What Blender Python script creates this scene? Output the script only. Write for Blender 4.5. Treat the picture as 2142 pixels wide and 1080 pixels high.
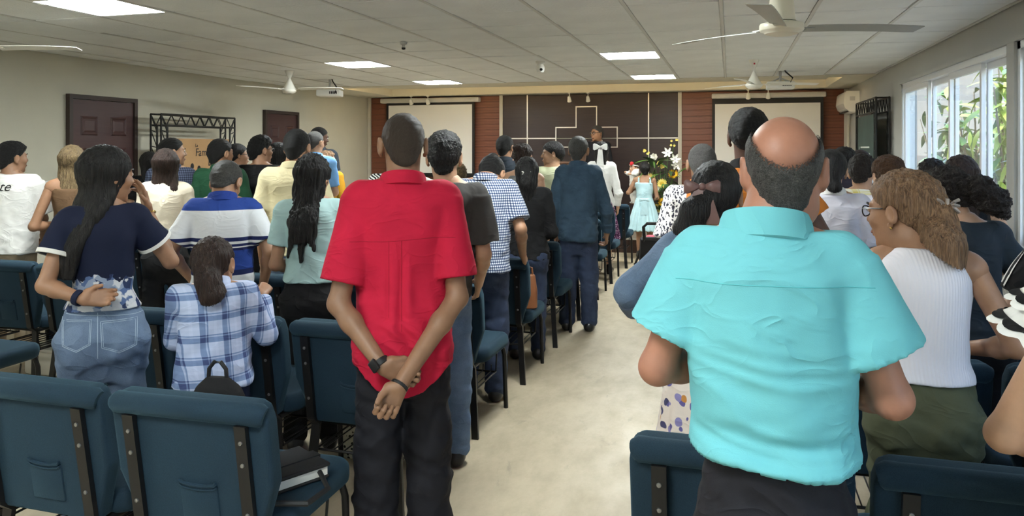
import bpy, bmesh, math, random
import numpy as np
from mathutils import Vector, Matrix, Euler
from mathutils.bvhtree import BVHTree

for _o in list(bpy.data.objects):
    bpy.data.objects.remove(_o, do_unlink=True)
SC = bpy.context.scene
COL = SC.collection
PI = math.pi
CAMZ = 1.6
YAW = math.atan(456 / 1600.0)
CY_, SY_ = math.cos(YAW), math.sin(YAW)

# ------------------------------------------------------------------ camera
cam_d = bpy.data.cameras.new('camera')
cam_d.sensor_width = 36.0
cam_d.lens = 36.0 * 1600.0 / 2142.0
cam_d.shift_y = -230.0 / 2142.0
cam_d.clip_start = 0.05
cam = bpy.data.objects.new('camera', cam_d)
COL.objects.link(cam)
cam.location = (0, 0, CAMZ)
cam.rotation_euler = (PI / 2, 0, YAW)
SC.camera = cam

# ------------------------------------------------------------------ world, sun, exposure
wd = bpy.data.worlds.new('sky')
SC.world = wd
wd.use_nodes = True
_nt = wd.node_tree
_bg = _nt.nodes['Background']
_sky = _nt.nodes.new('ShaderNodeTexSky')
_sky.sky_type = 'NISHITA'
_sky.sun_disc = False
_sky.sun_elevation = math.radians(58)
_sky.sun_rotation = math.radians(-110)
_sky.air_density = 1.0
_sky.dust_density = 3.0
_nt.links.new(_sky.outputs[0], _bg.inputs[0])
_bg.inputs[1].default_value = 0.9
sun_d = bpy.data.lights.new('sun', 'SUN')
sun_d.energy = 1.8
sun_d.angle = math.radians(2)
sun_d.color = (1.0, 0.95, 0.86)
sun = bpy.data.objects.new('sun', sun_d)
COL.objects.link(sun)
sun.rotation_euler = (0, math.radians(-32), math.radians(12))
SC.view_settings.view_transform = 'Standard'
SC.view_settings.look = 'None'
SC.view_settings.gamma = 1.0
SC.view_settings.exposure = 1.05
SC.view_settings.use_curve_mapping = False
PANEL_W = 34.0          # brightness of the ceiling light panels
SC.cycles.use_denoising = True
SC.cycles.max_bounces = 6
SC.cycles.diffuse_bounces = 4
SC.cycles.adaptive_threshold = 0.1
SC.cycles.adaptive_min_samples = 16
SC.cycles.transparent_max_bounces = 8
SC.cycles.sample_clamp_indirect = 6.0

# ------------------------------------------------------------------ scene helpers
def at(x, Y, y=310):
    """ground-plan position and height of what the photograph shows at x,y when it stands at depth Y"""
    u = (x - 1071) / 1600.0
    v = -(y - 310) / 1600.0
    t = Y / (u * SY_ + CY_)
    return ((u * CY_ - SY_) * t, Y, CAMZ + v * t)

def tag(o, label=None, cat=None, group=None, kind=None):
    if label: o['label'] = label
    if cat: o['category'] = cat
    if group: o['group'] = group
    if kind: o['kind'] = kind
    return o

def link(o, parent=None):
    COL.objects.link(o)
    if parent: o.parent = parent
    return o

def empty(name, loc=(0, 0, 0), rz=0.0, label=None, cat=None, group=None, parent=None):
    o = bpy.data.objects.new(name, None)
    o.empty_display_size = 0.1
    link(o, parent)
    o.location = loc
    o.rotation_euler = (0, 0, rz)
    return tag(o, label, cat, group)

def npmesh(name, V, F, smooth=True):
    me = bpy.data.meshes.new(name)
    V = np.ascontiguousarray(V, np.float32)
    F = np.ascontiguousarray(F, np.int32)
    n, k = F.shape
    me.vertices.add(len(V)); me.vertices.foreach_set('co', V.ravel())
    me.loops.add(n * k); me.loops.foreach_set('vertex_index', F.ravel())
    me.polygons.add(n)
    me.polygons.foreach_set('loop_start', np.arange(0, n * k, k, dtype=np.int32))
    me.polygons.foreach_set('use_smooth', np.full(n, smooth, dtype=bool))
    me.update(calc_edges=True)
    return me

def obj(name, me, mat=None, parent=None, loc=(0, 0, 0), rot=(0, 0, 0)):
    o = bpy.data.objects.new(name, me)
    if mat is not None and not me.materials: me.materials.append(mat)
    link(o, parent)
    o.location = loc
    o.rotation_euler = rot
    return o

class MB:
    """collects simple shapes into one mesh"""
    def __init__(self):
        self.v = []; self.f = []
    def add(self, V, F):
        n = len(self.v)
        self.v += [tuple(p) for p in V]
        self.f += [tuple(i + n for i in q) for q in F]
        return self
    def box(self, lo, hi, M=None):
        x0, y0, z0 = lo; x1, y1, z1 = hi
        V = [(x0,y0,z0),(x1,y0,z0),(x1,y1,z0),(x0,y1,z0),(x0,y0,z1),(x1,y0,z1),(x1,y1,z1),(x0,y1,z1)]
        if M is not None: V = [M @ Vector(p) for p in V]
        return self.add(V, [(0,3,2,1),(4,5,6,7),(0,1,5,4),(1,2,6,5),(2,3,7,6),(3,0,4,7)])
    def rbox(self, lo, hi, r=0.01, seg=2, M=None):
        bm = bmesh.new()
        bmesh.ops.create_cube(bm, size=1.0)
        for v in bm.verts:
            v.co = Vector([(lo[i] + hi[i]) / 2 + v.co[i] * (hi[i] - lo[i]) for i in range(3)])
        bmesh.ops.bevel(bm, geom=list(bm.edges), offset=r, segments=seg, profile=0.5, affect='EDGES')
        return self.bm(bm, M)
    def bm(self, bm, M=None):
        bm.verts.index_update()
        V = [(M @ v.co) if M is not None else v.co.copy() for v in bm.verts]
        F = [[v.index for v in f.verts] for f in bm.faces]
        bm.free()
        return self.add(V, F)
    def tube(self, pts, r, n=8, caps=True):
        P = [Vector(p) for p in pts]
        R = r if isinstance(r, (list, tuple)) else [r] * len(P)
        V = []; F = []
        ref = None
        for i, p in enumerate(P):
            d = (P[min(i + 1, len(P) - 1)] - P[max(i - 1, 0)]).normalized()
            if ref is None:
                ref = Vector((0, 0, 1)) if abs(d.z) < 0.9 else Vector((1, 0, 0))
            a = d.cross(ref).normalized(); b = d.cross(a).normalized(); ref = -b if False else ref
            for k in range(n):
                t = 2 * PI * k / n
                V.append(p + (a * math.cos(t) + b * math.sin(t)) * R[i])
        for i in range(len(P) - 1):
            for k in range(n):
                F.append((i*n+k, i*n+(k+1)%n, (i+1)*n+(k+1)%n, (i+1)*n+k))
        if caps:
            F.append(tuple(range(n))[::-1]); F.append(tuple((len(P)-1)*n + k for k in range(n)))
        return self.add(V, F)
    def lathe(self, prof, n=24, M=None, cap=True):
        V = []; F = []
        for r, z in prof:
            for k in range(n):
                t = 2 * PI * k / n
                V.append(Vector((r * math.cos(t), r * math.sin(t), z)))
        if M is not None: V = [M @ v for v in V]
        for i in range(len(prof) - 1):
            for k in range(n):
                F.append((i*n+k, i*n+(k+1)%n, (i+1)*n+(k+1)%n, (i+1)*n+k))
        if cap:
            F.append(tuple(range(n))[::-1]); F.append(tuple((len(prof)-1)*n+k for k in range(n)))
        return self.add(V, F)
    def prism(self, poly, axis, a, b):
        """closed polygon in the two other axes, extruded along axis from a to b"""
        n = len(poly); V = []
        for t in (a, b):
            for p, q in poly:
                V.append({'x': (t, p, q), 'y': (p, t, q), 'z': (p, q, t)}[axis])
        F = [tuple(range(n))[::-1], tuple(range(n, 2*n))]
        F += [(i, (i+1) % n, n + (i+1) % n, n + i) for i in range(n)]
        return self.add(V, F)
    def mesh(self, name, smooth=False, fix=True):
        me = bpy.data.meshes.new(name)
        me.from_pydata([tuple(v) for v in self.v], [], self.f)
        if fix:
            bm = bmesh.new(); bm.from_mesh(me)
            bmesh.ops.recalc_face_normals(bm, faces=bm.faces)
            bm.to_mesh(me); bm.free()
        if smooth:
            me.polygons.foreach_set('use_smooth', [True] * len(me.polygons))
            me.set_sharp_from_angle(angle=math.radians(40)) if hasattr(me, 'set_sharp_from_angle') else None
        me.update()
        return me
    def build(self, name, mat, parent=None, smooth=False, loc=(0,0,0), rot=(0,0,0)):
        return obj(name, self.mesh(name, smooth), mat, parent, loc, rot)

def copy_tree(o, parent=None, props=True):
    c = o.copy()
    link(c, parent)
    for ch in o.children:
        k = copy_tree(ch, c)
    return c

# ------------------------------------------------------------------ node materials
class NM:
    def __init__(self, name, color=(0.5,0.5,0.5), rough=0.6, metal=0.0, spec=0.35):
        self.m = bpy.data.materials.new(name)
        self.m.use_nodes = True
        self.t = self.m.node_tree
        self.b = self.t.nodes['Principled BSDF']
        self.b.inputs['Base Color'].default_value = (*color, 1)
        self.b.inputs['Roughness'].default_value = rough
        self.b.inputs['Metallic'].default_value = metal
        self.b.inputs['Specular IOR Level'].default_value = spec
        self._c = None
    def n(self, typ, ins=None, **props):
        nd = self.t.nodes.new('ShaderNode' + typ)
        for k, v in props.items(): setattr(nd, k, v)
        for k, v in (ins or {}).items(): self.set(nd.inputs[k], v)
        return nd
    def set(self, sock, v):
        if hasattr(v, 'links') or isinstance(v, bpy.types.NodeSocket):
            self.t.links.new(v, sock)
        else:
            if sock.type == 'RGBA' and len(v) == 3: v = (*v, 1)
            sock.default_value = v
    def co(self):
        if self._c is None:
            self._c = self.n('TexCoord').outputs['Object']
        return self._c
    def math(self, op, a, b=0.0, c=None):
        nd = self.n('Math', operation=op)
        self.set(nd.inputs[0], a); self.set(nd.inputs[1], b)
        if c is not None: self.set(nd.inputs[2], c)
        return nd.outputs[0]
    def xyz(self, co=None):
        s = self.n('SeparateXYZ', {0: co or self.co()})
        return s.outputs[0], s.outputs[1], s.outputs[2]
    def map(self, scale=(1,1,1), loc=(0,0,0), rot=(0,0,0), co=None):
        return self.n('Mapping', {'Vector': co or self.co(), 'Scale': scale, 'Location': loc, 'Rotation': rot}).outputs[0]
    def noise(self, scale=5, detail=3, rough=0.5, co=None, dist=0.0):
        nd = self.n('TexNoise', {'Vector': co or self.co(), 'Scale': scale, 'Detail': detail, 'Roughness': rough, 'Distortion': dist})
        return nd.outputs[0]
    def voro(self, scale=5, co=None, feature='F1', out='Distance', rnd=1.0):
        nd = self.n('TexVoronoi', {'Vector': co or self.co(), 'Scale': scale, 'Randomness': rnd}, feature=feature)
        return nd.outputs[out]
    def ramp(self, fac, stops, interp='LINEAR'):
        nd = self.n('ValToRGB', {0: fac})
        cr = nd.color_ramp; cr.interpolation = interp
        while len(cr.elements) < len(stops): cr.elements.new(0.5)
        for e, (p, c) in zip(cr.elements, stops):
            e.position = p; e.color = (*c, 1) if len(c) == 3 else c
        return nd.outputs[0]
    def mix(self, fac, a, b, mode='MIX'):
        nd = self.n('MixRGB', blend_type=mode)
        self.set(nd.inputs[0], fac); self.set(nd.inputs[1], a); self.set(nd.inputs[2], b)
        return nd.outputs[0]
    def color(self, c):
        self.set(self.b.inputs['Base Color'], c); return self
    def bump(self, h, strength=0.3, dist=0.01):
        bp = self.n('Bump', {'Height': h, 'Strength': strength, 'Distance': dist})
        self.t.links.new(bp.outputs[0], self.b.inputs['Normal']); return self

def sr(h):
    """sRGB hex -> linear"""
    h = h.lstrip('#')
    o = []
    for i in (0, 2, 4):
        v = int(h[i:i+2], 16) / 255.0
        o.append(v / 12.92 if v <= 0.04045 else ((v + 0.055) / 1.055) ** 2.4)
    return tuple(o)

_mats = {}
def plain(key, color, rough=0.6, metal=0.0, spec=0.35, vary=0.0, bump=0.0, bscale=300, vscale=6):
    if key in _mats: return _mats[key]
    m = NM(key, color, rough, metal, spec)
    if vary:
        f = m.noise(vscale, 4)
        lo = tuple(c * (1 - vary) for c in color); hi = tuple(min(1, c * (1 + vary)) for c in color)
        m.color(m.ramp(f, [(0.3, lo), (0.7, hi)]))
    if bump:
        m.bump(m.noise(bscale, 2), bump, 0.002)
    _mats[key] = m.m
    return m.m

def cloth(key, color, rough=0.85, vary=0.08, bump=0.25):
    k = 'cloth_' + key
    if k in _mats: return _mats[k]
    m = NM(k, color, rough, 0, 0.2)
    f = m.noise(9, 4)
    m.color(m.ramp(f, [(0.3, tuple(c * (1 - vary) for c in color)), (0.7, tuple(min(1, c * (1 + vary)) for c in color))]))
    m.bump(crease(m), 0.55, 0.012)
    _mats[k] = m.m
    return m.m

def crease(m, sc=1.0):
    """fabric weave plus sharp soft-ended creases, as a height"""
    a = m.noise(7 * sc, 2, 0.5, m.map((1, 1, 1.7), rot=(0, 0.25, 0)), 0.9)
    r = m.math('POWER', m.math('SUBTRACT', 1.0, m.math('ABSOLUTE', m.math('MULTIPLY_ADD', a, 4.0, -2.0))), 3.0)
    r = m.math('MAXIMUM', r, 0.0)
    mask = m.n('MapRange', {0: m.noise(2.6, 2), 1: 0.42, 2: 0.62}).outputs[0]
    w = m.noise(500, 2)
    return m.math('ADD', m.math('MULTIPLY', m.math('MULTIPLY', r, mask), 0.5), m.math('MULTIPLY', w, 0.06))
# ================================================================== THE ROOM
XL, XR, YB, YF, ZC = -6.5, 1.8, 13.0, -4.0, 2.54
rnd = random.Random(7)

def wall_mat(name, col):
    m = NM(name, col, 0.75, 0, 0.25)
    f = m.noise(1.3, 5, 0.6)
    m.color(m.ramp(f, [(0.3, tuple(c * 0.93 for c in col)), (0.7, col)]))
    m.bump(m.noise(120, 3), 0.08, 0.004)
    return m.m
M_WALL = wall_mat('cream_paint', (0.61, 0.59, 0.49))
M_GYP = wall_mat('cream_gypsum', (0.72, 0.68, 0.56))
M_WALLR = wall_mat('grey_paint', (0.50, 0.50, 0.47))

def floor_mat():
    m = NM('worn_concrete', (0.5, 0.47, 0.4), 0.42, 0, 0.4)
    a = m.noise(0.9, 6, 0.62, dist=0.4)
    b = m.noise(7, 5, 0.65, m.map((1, 0.45, 1)))
    c = m.noise(60, 3, 0.6)
    base = m.ramp(a, [(0.28, (0.33, 0.27, 0.18)), (0.5, (0.455, 0.38, 0.265)), (0.75, (0.54, 0.465, 0.335))])
    base = m.mix(0.45, base, m.ramp(b, [(0.3, (0.30, 0.245, 0.16)), (0.62, (0.52, 0.44, 0.315))]))
    st = m.ramp(m.noise(3.1, 7, 0.75, m.map((1.6, 0.7, 1), (3, 1, 0)), dist=1.2), [(0.60, (0, 0, 0)), (0.72, (1, 1, 1))])
    base = m.mix(m.math('MULTIPLY', st, 0.75), base, (0.25, 0.215, 0.155))
    base = m.mix(m.math('MULTIPLY', c, 0.25), base, (0.30, 0.27, 0.2))
    m.color(base)
    m.set(m.b.inputs['Roughness'], m.ramp(b, [(0.3, (0.55,) * 3), (0.7, (0.34,) * 3)]))
    m.bump(m.noise(35, 5, 0.7), 0.12, 0.004)
    return m.m
M_FLOOR = floor_mat()
fl = MB().box((XL - 0.2, YF - 0.2, -0.12), (XR + 0.2, YB + 0.2, 0)).build('floor', M_FLOOR)
tag(fl, 'worn beige concrete floor with stains', kind='structure')

wl = MB().box((XL - 0.15, YF - 0.15, 0), (XL, YB + 0.15, 2.75)).build('wall_left', M_WALL)
tag(wl, 'plain cream painted side wall', kind='structure')
wf = MB().box((XL, YF - 0.15, 0), (XR, YF, 2.75)).build('wall_front', M_WALL)
tag(wf, 'plain cream wall behind the camera', kind='structure')
wb = MB().box((XL, YB, 0), (XR, YB + 0.15, 2.75)).build('wall_back', M_WALL)
tag(wb, 'end wall behind the stage', kind='structure')
# right wall with its long window opening
WY0, WY1, WZ0, WZ1 = -3.2, 9.14, 0.92, 2.29
r = MB()
r.box((XR, YF - 0.15, 0), (XR + 0.14, YB + 0.15, WZ0))
r.box((XR, YF - 0.15, WZ1), (XR + 0.14, YB + 0.15, 2.75))
r.box((XR, WY1, WZ0), (XR + 0.14, YB + 0.15, WZ1))
r.box((XR, YF - 0.15, WZ0), (XR + 0.14, WY0, WZ1))
r.box((XR - 0.03, 5.66, WZ0), (XR + 0.14, 5.80, WZ1))
r.box((XR - 0.03, 2.10, WZ0), (XR + 0.14, 2.24, WZ1))
wr = r.build('wall_right', M_WALLR)
tag(wr, 'grey painted window wall', kind='structure')

# ---- windows
M_ALU = plain('white_aluminium', (0.78, 0.80, 0.82), 0.35, 0.25, 0.5)
def glass_mat():
    m = NM('window_glass', (1, 1, 1), 0.05)
    tr = m.n('BsdfTransparent', {'Color': (0.93, 0.97, 0.96, 1)})
    gl = m.n('BsdfGlossy', {'Color': (1, 1, 1, 1), 'Roughness': 0.03})
    fr = m.math('MULTIPLY_ADD', m.math('POWER', m.n('LayerWeight', {'Blend': .5}).outputs['Facing'], 5.0), .55, .04)
    mx = m.n('MixShader', {0: fr, 1: tr.outputs[0], 2: gl.outputs[0]})
    out = m.t.nodes['Material Output']
    m.t.links.new(mx.outputs[0], out.inputs[0])
    return m.m
M_GLASS = glass_mat()
def window(n, y0, y1, bars, label):
    e = empty('window_%d' % n, (XR + 0.05, 0, 0))
    tag(e, label, kind='structure')
    f = MB()
    for (a, b, c, d) in ((y0, y1, WZ0, WZ0 + .05), (y0, y1, WZ1 - .05, WZ1), (y0, y0 + .05, WZ0, WZ1), (y1 - .05, y1, WZ0, WZ1)):
        f.box((-0.06, a, c), (0.06, b, d))
    f.build('window_frame', M_ALU, e)
    ys = [y0 + .05] + list(bars) + [y1 - .05]
    for i in range(len(ys) - 1):
        a, b = ys[i], ys[i + 1]
        xo = -0.022 if i % 2 else 0.022
        s = MB(); w = 0.045
        for (p, q, c, d) in ((a - .02, b + .02, WZ0 + .05, WZ0 + .10), (a - .02, b + .02, WZ1 - .10, WZ1 - .05), (a - .02, a - .02 + w, WZ0 + .10, WZ1 - .10), (b + .02 - w, b + .02, WZ0 + .10, WZ1 - .10)):
            s.box((xo - .015, p, c), (xo + .015, q, d))
        so = s.build('sash', M_ALU, e)
        MB().box((xo - .003, a + .02, WZ0 + .09), (xo + .003, b - .02, WZ1 - .09)).build('pane', M_GLASS, so)
window(1, 5.80, 9.14, (6.50, 7.36, 8.11), 'long white aluminium sliding window')
window(2, 2.24, 5.66, (3.1, 3.95, 4.8), 'white aluminium window nearer the camera')
window(3, -3.2, 2.10, (-1.9, -0.6, 0.75), 'white aluminium window beside the camera')
MB().box((XR - 0.04, WY0, WZ0 - 0.03), (XR + 0.14, WY1, WZ0)).build('trim_1', M_WALLR)
bpy.data.objects['trim_1']['kind'] = 'structure'
_t = MB().box((XR - 0.035, WY0, WZ1), (XR, WY1, WZ1 + 0.03)).build('trim_2', M_WALLR); _t['kind'] = 'structure'

# ---- ceiling: slab, rails, tiles, light panels
M_SLAB = plain('ceiling_slab', (0.35, 0.35, 0.34), 0.9)
CX0, CX1, CYA, CYB = -5.85, 1.42, 10.86, 12.66
c = MB()
c.box((XL, YF, ZC + 0.03), (XR, 10.55, ZC + 0.2))
ce = c.build('ceiling', M_SLAB); tag(ce, 'suspended ceiling of square textured tiles', kind='structure')
g = MB()
g.box((XL, 10.55, ZC - 0.005), (XR, CYA, ZC + 0.2)); g.box((XL, CYB, ZC - 0.005), (XR, YB, ZC + 0.2))
g.box((XL, CYA, ZC - 0.005), (CX0, CYB, ZC + 0.2)); g.box((CX1, CYA, ZC - 0.005), (XR, CYB, ZC + 0.2))
g.box((CX0, CYA, ZC + 0.12), (CX1, CYB, ZC + 0.2))
g.build('stage_ceiling', M_GYP, ce)
cv = empty('cove_light', (0, 0, ZC), label='warm light strip tucked inside the raised stage ceiling edge', cat='light strip')
M_COVE = NM('warm_strip', (.9, .8, .6), .5); M_COVE.set(M_COVE.b.inputs['Emission Color'], (1.0, .74, .40)); M_COVE.b.inputs['Emission Strength'].default_value = 14.0
MB().box((CX0 + .1, CYA + .01, .055), (CX1 - .1, CYA + .03, .085)).build('led_strip', M_COVE.m, cv)
MB().box((CX0 + .1, CYA, .045), (CX1 - .1, CYA + .035, .055)).build('channel', plain('strip_channel', (.6, .6, .6), .4, .5), cv)
def tile_mat():
    m = NM('ceiling_tile', (0.72, 0.72, 0.70), 0.55, 0, 0.35)
    v = m.noise(55, 3, 0.6)
    m.color(m.ramp(m.noise(2.5, 4), [(0.3, (0.78, 0.80, 0.80)), (0.7, (0.86, 0.88, 0.88))]))
    m.bump(v, 0.5, 0.006)
    return m.m
M_TILE = tile_mat()
M_RAIL = plain('ceiling_rail', (0.66, 0.66, 0.63), 0.4)
GX = [-0.667 + 0.61 * k for k in range(-10, 5)]
GY = [5.67 + 0.61 * k for k in range(-15, 9)]
rail = MB()
for x in GX:
    if XL < x < XR: rail.box((x - 0.012, YF, ZC - 0.004), (x + 0.012, 10.55, ZC + 0.03))
for y in GY:
    rail.box((XL, y - 0.006, ZC + 0.014), (XR, y + 0.006, ZC + 0.03))
rail.build('grid_rail', M_RAIL, ce)
LIGHTS = {(9, 11): 1, (3, 11): 1}
light_cells = []
XI = {'r': 9, 'l': 4}
def cell(ix, iy): return (GX[ix], GX[ix + 1], GY[iy], GY[iy + 1])
iyA, iyB = 18, 22            # rows starting Y=7.50 and 9.94
light_cells = [(9, 18), (9, 22), (4, 18), (4, 22), (4, 12), (9, 12), (4, 6), (9, 6), (4, 1), (9, 1)]
tile_me = {}
def tile_mesh(w, d):
    k = (round(w, 3), round(d, 3))
    if k not in tile_me:
        bm = bmesh.new(); bmesh.ops.create_cube(bm, size=1.0)
        for v in bm.verts: v.co = Vector((v.co.x * w, v.co.y * d, v.co.z * 0.02))
        bmesh.ops.bevel(bm, geom=list(bm.edges), offset=0.004, segments=1, affect='EDGES')
        me = bpy.data.meshes.new('ceiling_tile'); bm.to_mesh(me); bm.free(); me.materials.append(M_TILE)
        tile_me[k] = me
    return tile_me[k]
fill = MB()
for iy in range(len(GY) - 1):
    for ix in range(len(GX) - 1):
        if (ix, iy) in light_cells: continue
        x0, x1, y0, y1 = cell(ix, iy)
        x0, x1 = max(x0, XL), min(x1, XR)
        if x1 - x0 < 0.05: continue
        if iy < 10:
            if y0 >= YF: fill.box((x0 + .012, y0 + .006, ZC), (x1 - .012, y1 - .006, ZC + .02))
            continue
        o = bpy.data.objects.new('tile', tile_mesh(x1 - x0 - 0.026, y1 - y0 - 0.016))
        link(o, ce)
        o.location = ((x0 + x1) / 2, (y0 + y1) / 2, ZC + 0.010 + rnd.uniform(-.003, .004))
        o.rotation_euler = (rnd.uniform(-.006, .006), rnd.uniform(-.006, .006), 0)
fo = fill.build('tile_field', M_TILE, ce); fo['kind'] = 'stuff'
def emis(name, col, st):
    m = NM(name, (0.9, 0.9, 0.9), 0.4)
    m.set(m.b.inputs['Emission Color'], col); m.b.inputs['Emission Strength'].default_value = st
    return m.m
M_LIGHT = emis('panel_diffuser', (0.93, 1.0, 0.99), PANEL_W)
M_WHITE = plain('white_plastic', (0.82, 0.81, 0.76), 0.35, 0, 0.5)
lab = {(9, 18): 'square lit ceiling panel above the aisle, nearer of two', (9, 22): 'square lit ceiling panel above the aisle, farther one near the stage',
       (4, 18): 'square lit ceiling panel left of centre, middle of the left row', (4, 22): 'square lit ceiling panel left of centre nearest the stage',
       (4, 12): 'large bright ceiling panel at the upper left corner'}
for i, (ix, iy) in enumerate(light_cells):
    x0, x1, y0, y1 = cell(ix, iy)
    e = empty('ceiling_light', ((x0 + x1) / 2, (y0 + y1) / 2, ZC), label=lab.get((ix, iy)) or {(9, 12): 'square lit ceiling panel over the aisle just above the camera view', (4, 6): 'square lit ceiling panel behind and left of the camera', (9, 6): 'square lit ceiling panel straight above the camera', (4, 1): 'rearmost square lit ceiling panel, left column', (9, 1): "rearmost square lit ceiling panel, right column"}[(ix, iy)], cat='ceiling light', group='ceiling light panels')
    w = .61
    f = MB()
    for a, b in (((-.29, -.295), (.29, -.275)), ((-.29, .275), (.29, .295)), ((-.29, -.275), (-.27, .275)), ((.27, -.275), (.29, .275))):
        f.box((a[0], a[1], -.002), (b[0], b[1], .025))
    f.build('frame', M_WHITE, e)
    MB().box((-.27, -.275, .004), (.27, .275, .012)).build('diffuser', M_LIGHT, e)

# ---- end wall: wood planks, dark panels, metal strips, cross
def wood_mat(name, c0, c1, c2):
    m = NM(name, c1, 0.42, 0, 0.4)
    co = m.map((1.2, 1.2, 26))
    f = m.noise(1.6, 6, 0.6, co, 0.6)
    g_ = m.noise(5.0, 4, 0.6, m.map((0.9, 0.9, 60), (2, 0, 5)))
    col = m.ramp(f, [(0.25, c0), (0.5, c1), (0.75, c2)])
    m.color(m.mix(0.35, col, m.ramp(g_, [(0.35, c0), (0.65, c2)])))
    m.bump(f, 0.12, 0.003)
    return m.m
M_WOOD = wood_mat('red_brown_laminate', (0.10, 0.030, 0.017), (0.19, 0.065, 0.037), (0.28, 0.11, 0.064))
M_DARK = wood_mat('dark_plum_laminate', (0.022, 0.012, 0.012), (0.032, 0.018, 0.017), (0.044, 0.025, 0.023))
M_STRIP = plain('brushed_strip', (0.62, 0.58, 0.52), 0.35, 0.6, 0.5)
plank_me = {}
def planks(x0, x1):
    h = 0.1
    k = round(x1 - x0, 3)
    if k not in plank_me:
        me = MB().rbox((-k / 2, -.02, 0), (k / 2, 0, h - .003), .003, 1).mesh('plank'); me.materials.append(M_WOOD); plank_me[k] = me
    z = 0.23
    while z + h <= 2.54:
        o = obj('plank', plank_me[k], None, wb, ((x0 + x1) / 2, YB, z)); z += h
for _x0, _x1 in ((-6.42, -3.93), (-0.78, 1.72)): MB().box((_x0, YB - .008, .23), (_x1, YB, 2.535)).build('backing_board', M_DARK, wb)
planks(-6.42, -3.93); planks(-0.78, 1.72)
for x in (-6.46, -3.895, -0.80, 1.75):
    MB().box((x - .03, YB - .045, .23), (x + .03, YB, 2.535)).build('wall_batten', plain('cream_batten', (0.55, 0.52, 0.45), .5), wb)
def panel(x0, x1, z0, z1):
    MB().rbox((x0, YB - .03, z0), (x1, YB, z1), .004, 1).build('panel', M_DARK, wb)
HZ = 1.769
for (x0, x1) in ((-3.865, -3.425), (-3.409, -1.322), (-1.306, -0.83)):
    panel(x0, x1, .23, HZ - .008); panel(x0, x1, HZ + .008, 2.53)
st = MB()
for x in (-3.417, -1.314): st.box((x - .01, YB - .036, .23), (x + .01, YB - .02, 2.53))
for a, b in ((-3.865, -2.91), (-1.829, -0.83)): st.box((a, YB - .036, HZ - .01), (b, YB - .02, HZ + .01))
st.build('metal_strip', M_STRIP, wb)
cr = [(-2.555, 2.32), (-2.181, 2.32), (-2.181, 1.966), (-1.829, 1.966), (-1.829, 1.608), (-2.181, 1.608), (-2.181, .55), (-2.555, .55), (-2.555, 1.608), (-2.91, 1.608), (-2.91, 1.966), (-2.555, 1.966)]
ci = []
cx, cz = -2.368, 1.787
for x, z in cr:
    ci.append((x - .018 * (1 if x > cx else -1), z - .018 * (1 if z > cz else -1)))
cm = MB(); n = len(cr)
V = [(x, YB - .05, z) for x, z in cr] + [(x, YB - .05, z) for x, z in ci] + [(x, YB - .02, z) for x, z in cr] + [(x, YB - .02, z) for x, z in ci]
F = []
for i in range(n):
    j = (i + 1) % n
    F += [(i, j, n + j, n + i), (2*n+i, 2*n+j, j, i), (3*n+j, 3*n+i, n+i, n+j)]
cm.add(V, F)
co_ = cm.build('wall_cross', M_STRIP)
tag(co_, 'large cross outlined in pale metal strip on the dark end wall', 'cross')

# ---- stage platform
M_STAGE = wood_mat('stage_brown', (0.03, 0.015, 0.01), (0.05, 0.026, 0.02), (0.07, 0.038, 0.028))
sg = empty('stage', (0, 0, 0), label='low dark brown stage platform along the end wall', cat='stage')
MB().box((XL + .005, 11.72, 0), (XR - .005, YB - .06, .20)).build('platform', M_STAGE, sg)
MB().rbox((XL + .005, 11.69, .20), (XR - .005, YB - .06, .232), .006, 1).build('nosing', plain('stage_nosing', (0.5, 0.48, 0.44), .45), sg)

# ---- projection screens
M_BLACK = plain('matte_black', (0.012, 0.012, 0.013), 0.55)
M_SCREEN = plain('screen_fabric', (0.74, 0.74, 0.72), 0.9)
M_CASE = plain('screen_case', (0.55, 0.54, 0.52), 0.4, 0, 0.5)
def screen(x0, x1, z0, z1, c0, c1, cz, label):
    e = empty('projection_screen', ((x0 + x1) / 2, YB - .14, z0), label=label, cat='screen', group='projection screens')
    w = (x1 - x0) / 2; h = z1 - z0
    f = MB()
    f.box((-w - .045, -.004, -.05), (w + .045, .004, h + (cz - z1) ))
    f.build('border', M_BLACK, e)
    MB().box((-w, -.008, 0), (w, -.004, h)).build('screen_surface', M_SCREEN, e)
    MB().rbox((c0 - (x0 + x1) / 2, -.05, cz - z0), (c1 - (x0 + x1) / 2, .10, cz - z0 + .085), .02, 2).build('case', M_CASE, e, True)
    MB().tube([(-w - .03, 0, -.055), (w + .03, 0, -.055)], .014).build('weight_bar', M_BLACK, e)
screen(-6.013, -4.40, 1.154, 2.378, -6.168, -4.265, 2.42, 'pull-down projection screen left of the cross, warm tinted')
screen(-0.234, 1.363, 1.10, 2.315, -0.287, 1.448, 2.40, 'pull-down projection screen on the right, behind the bald man')

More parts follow.
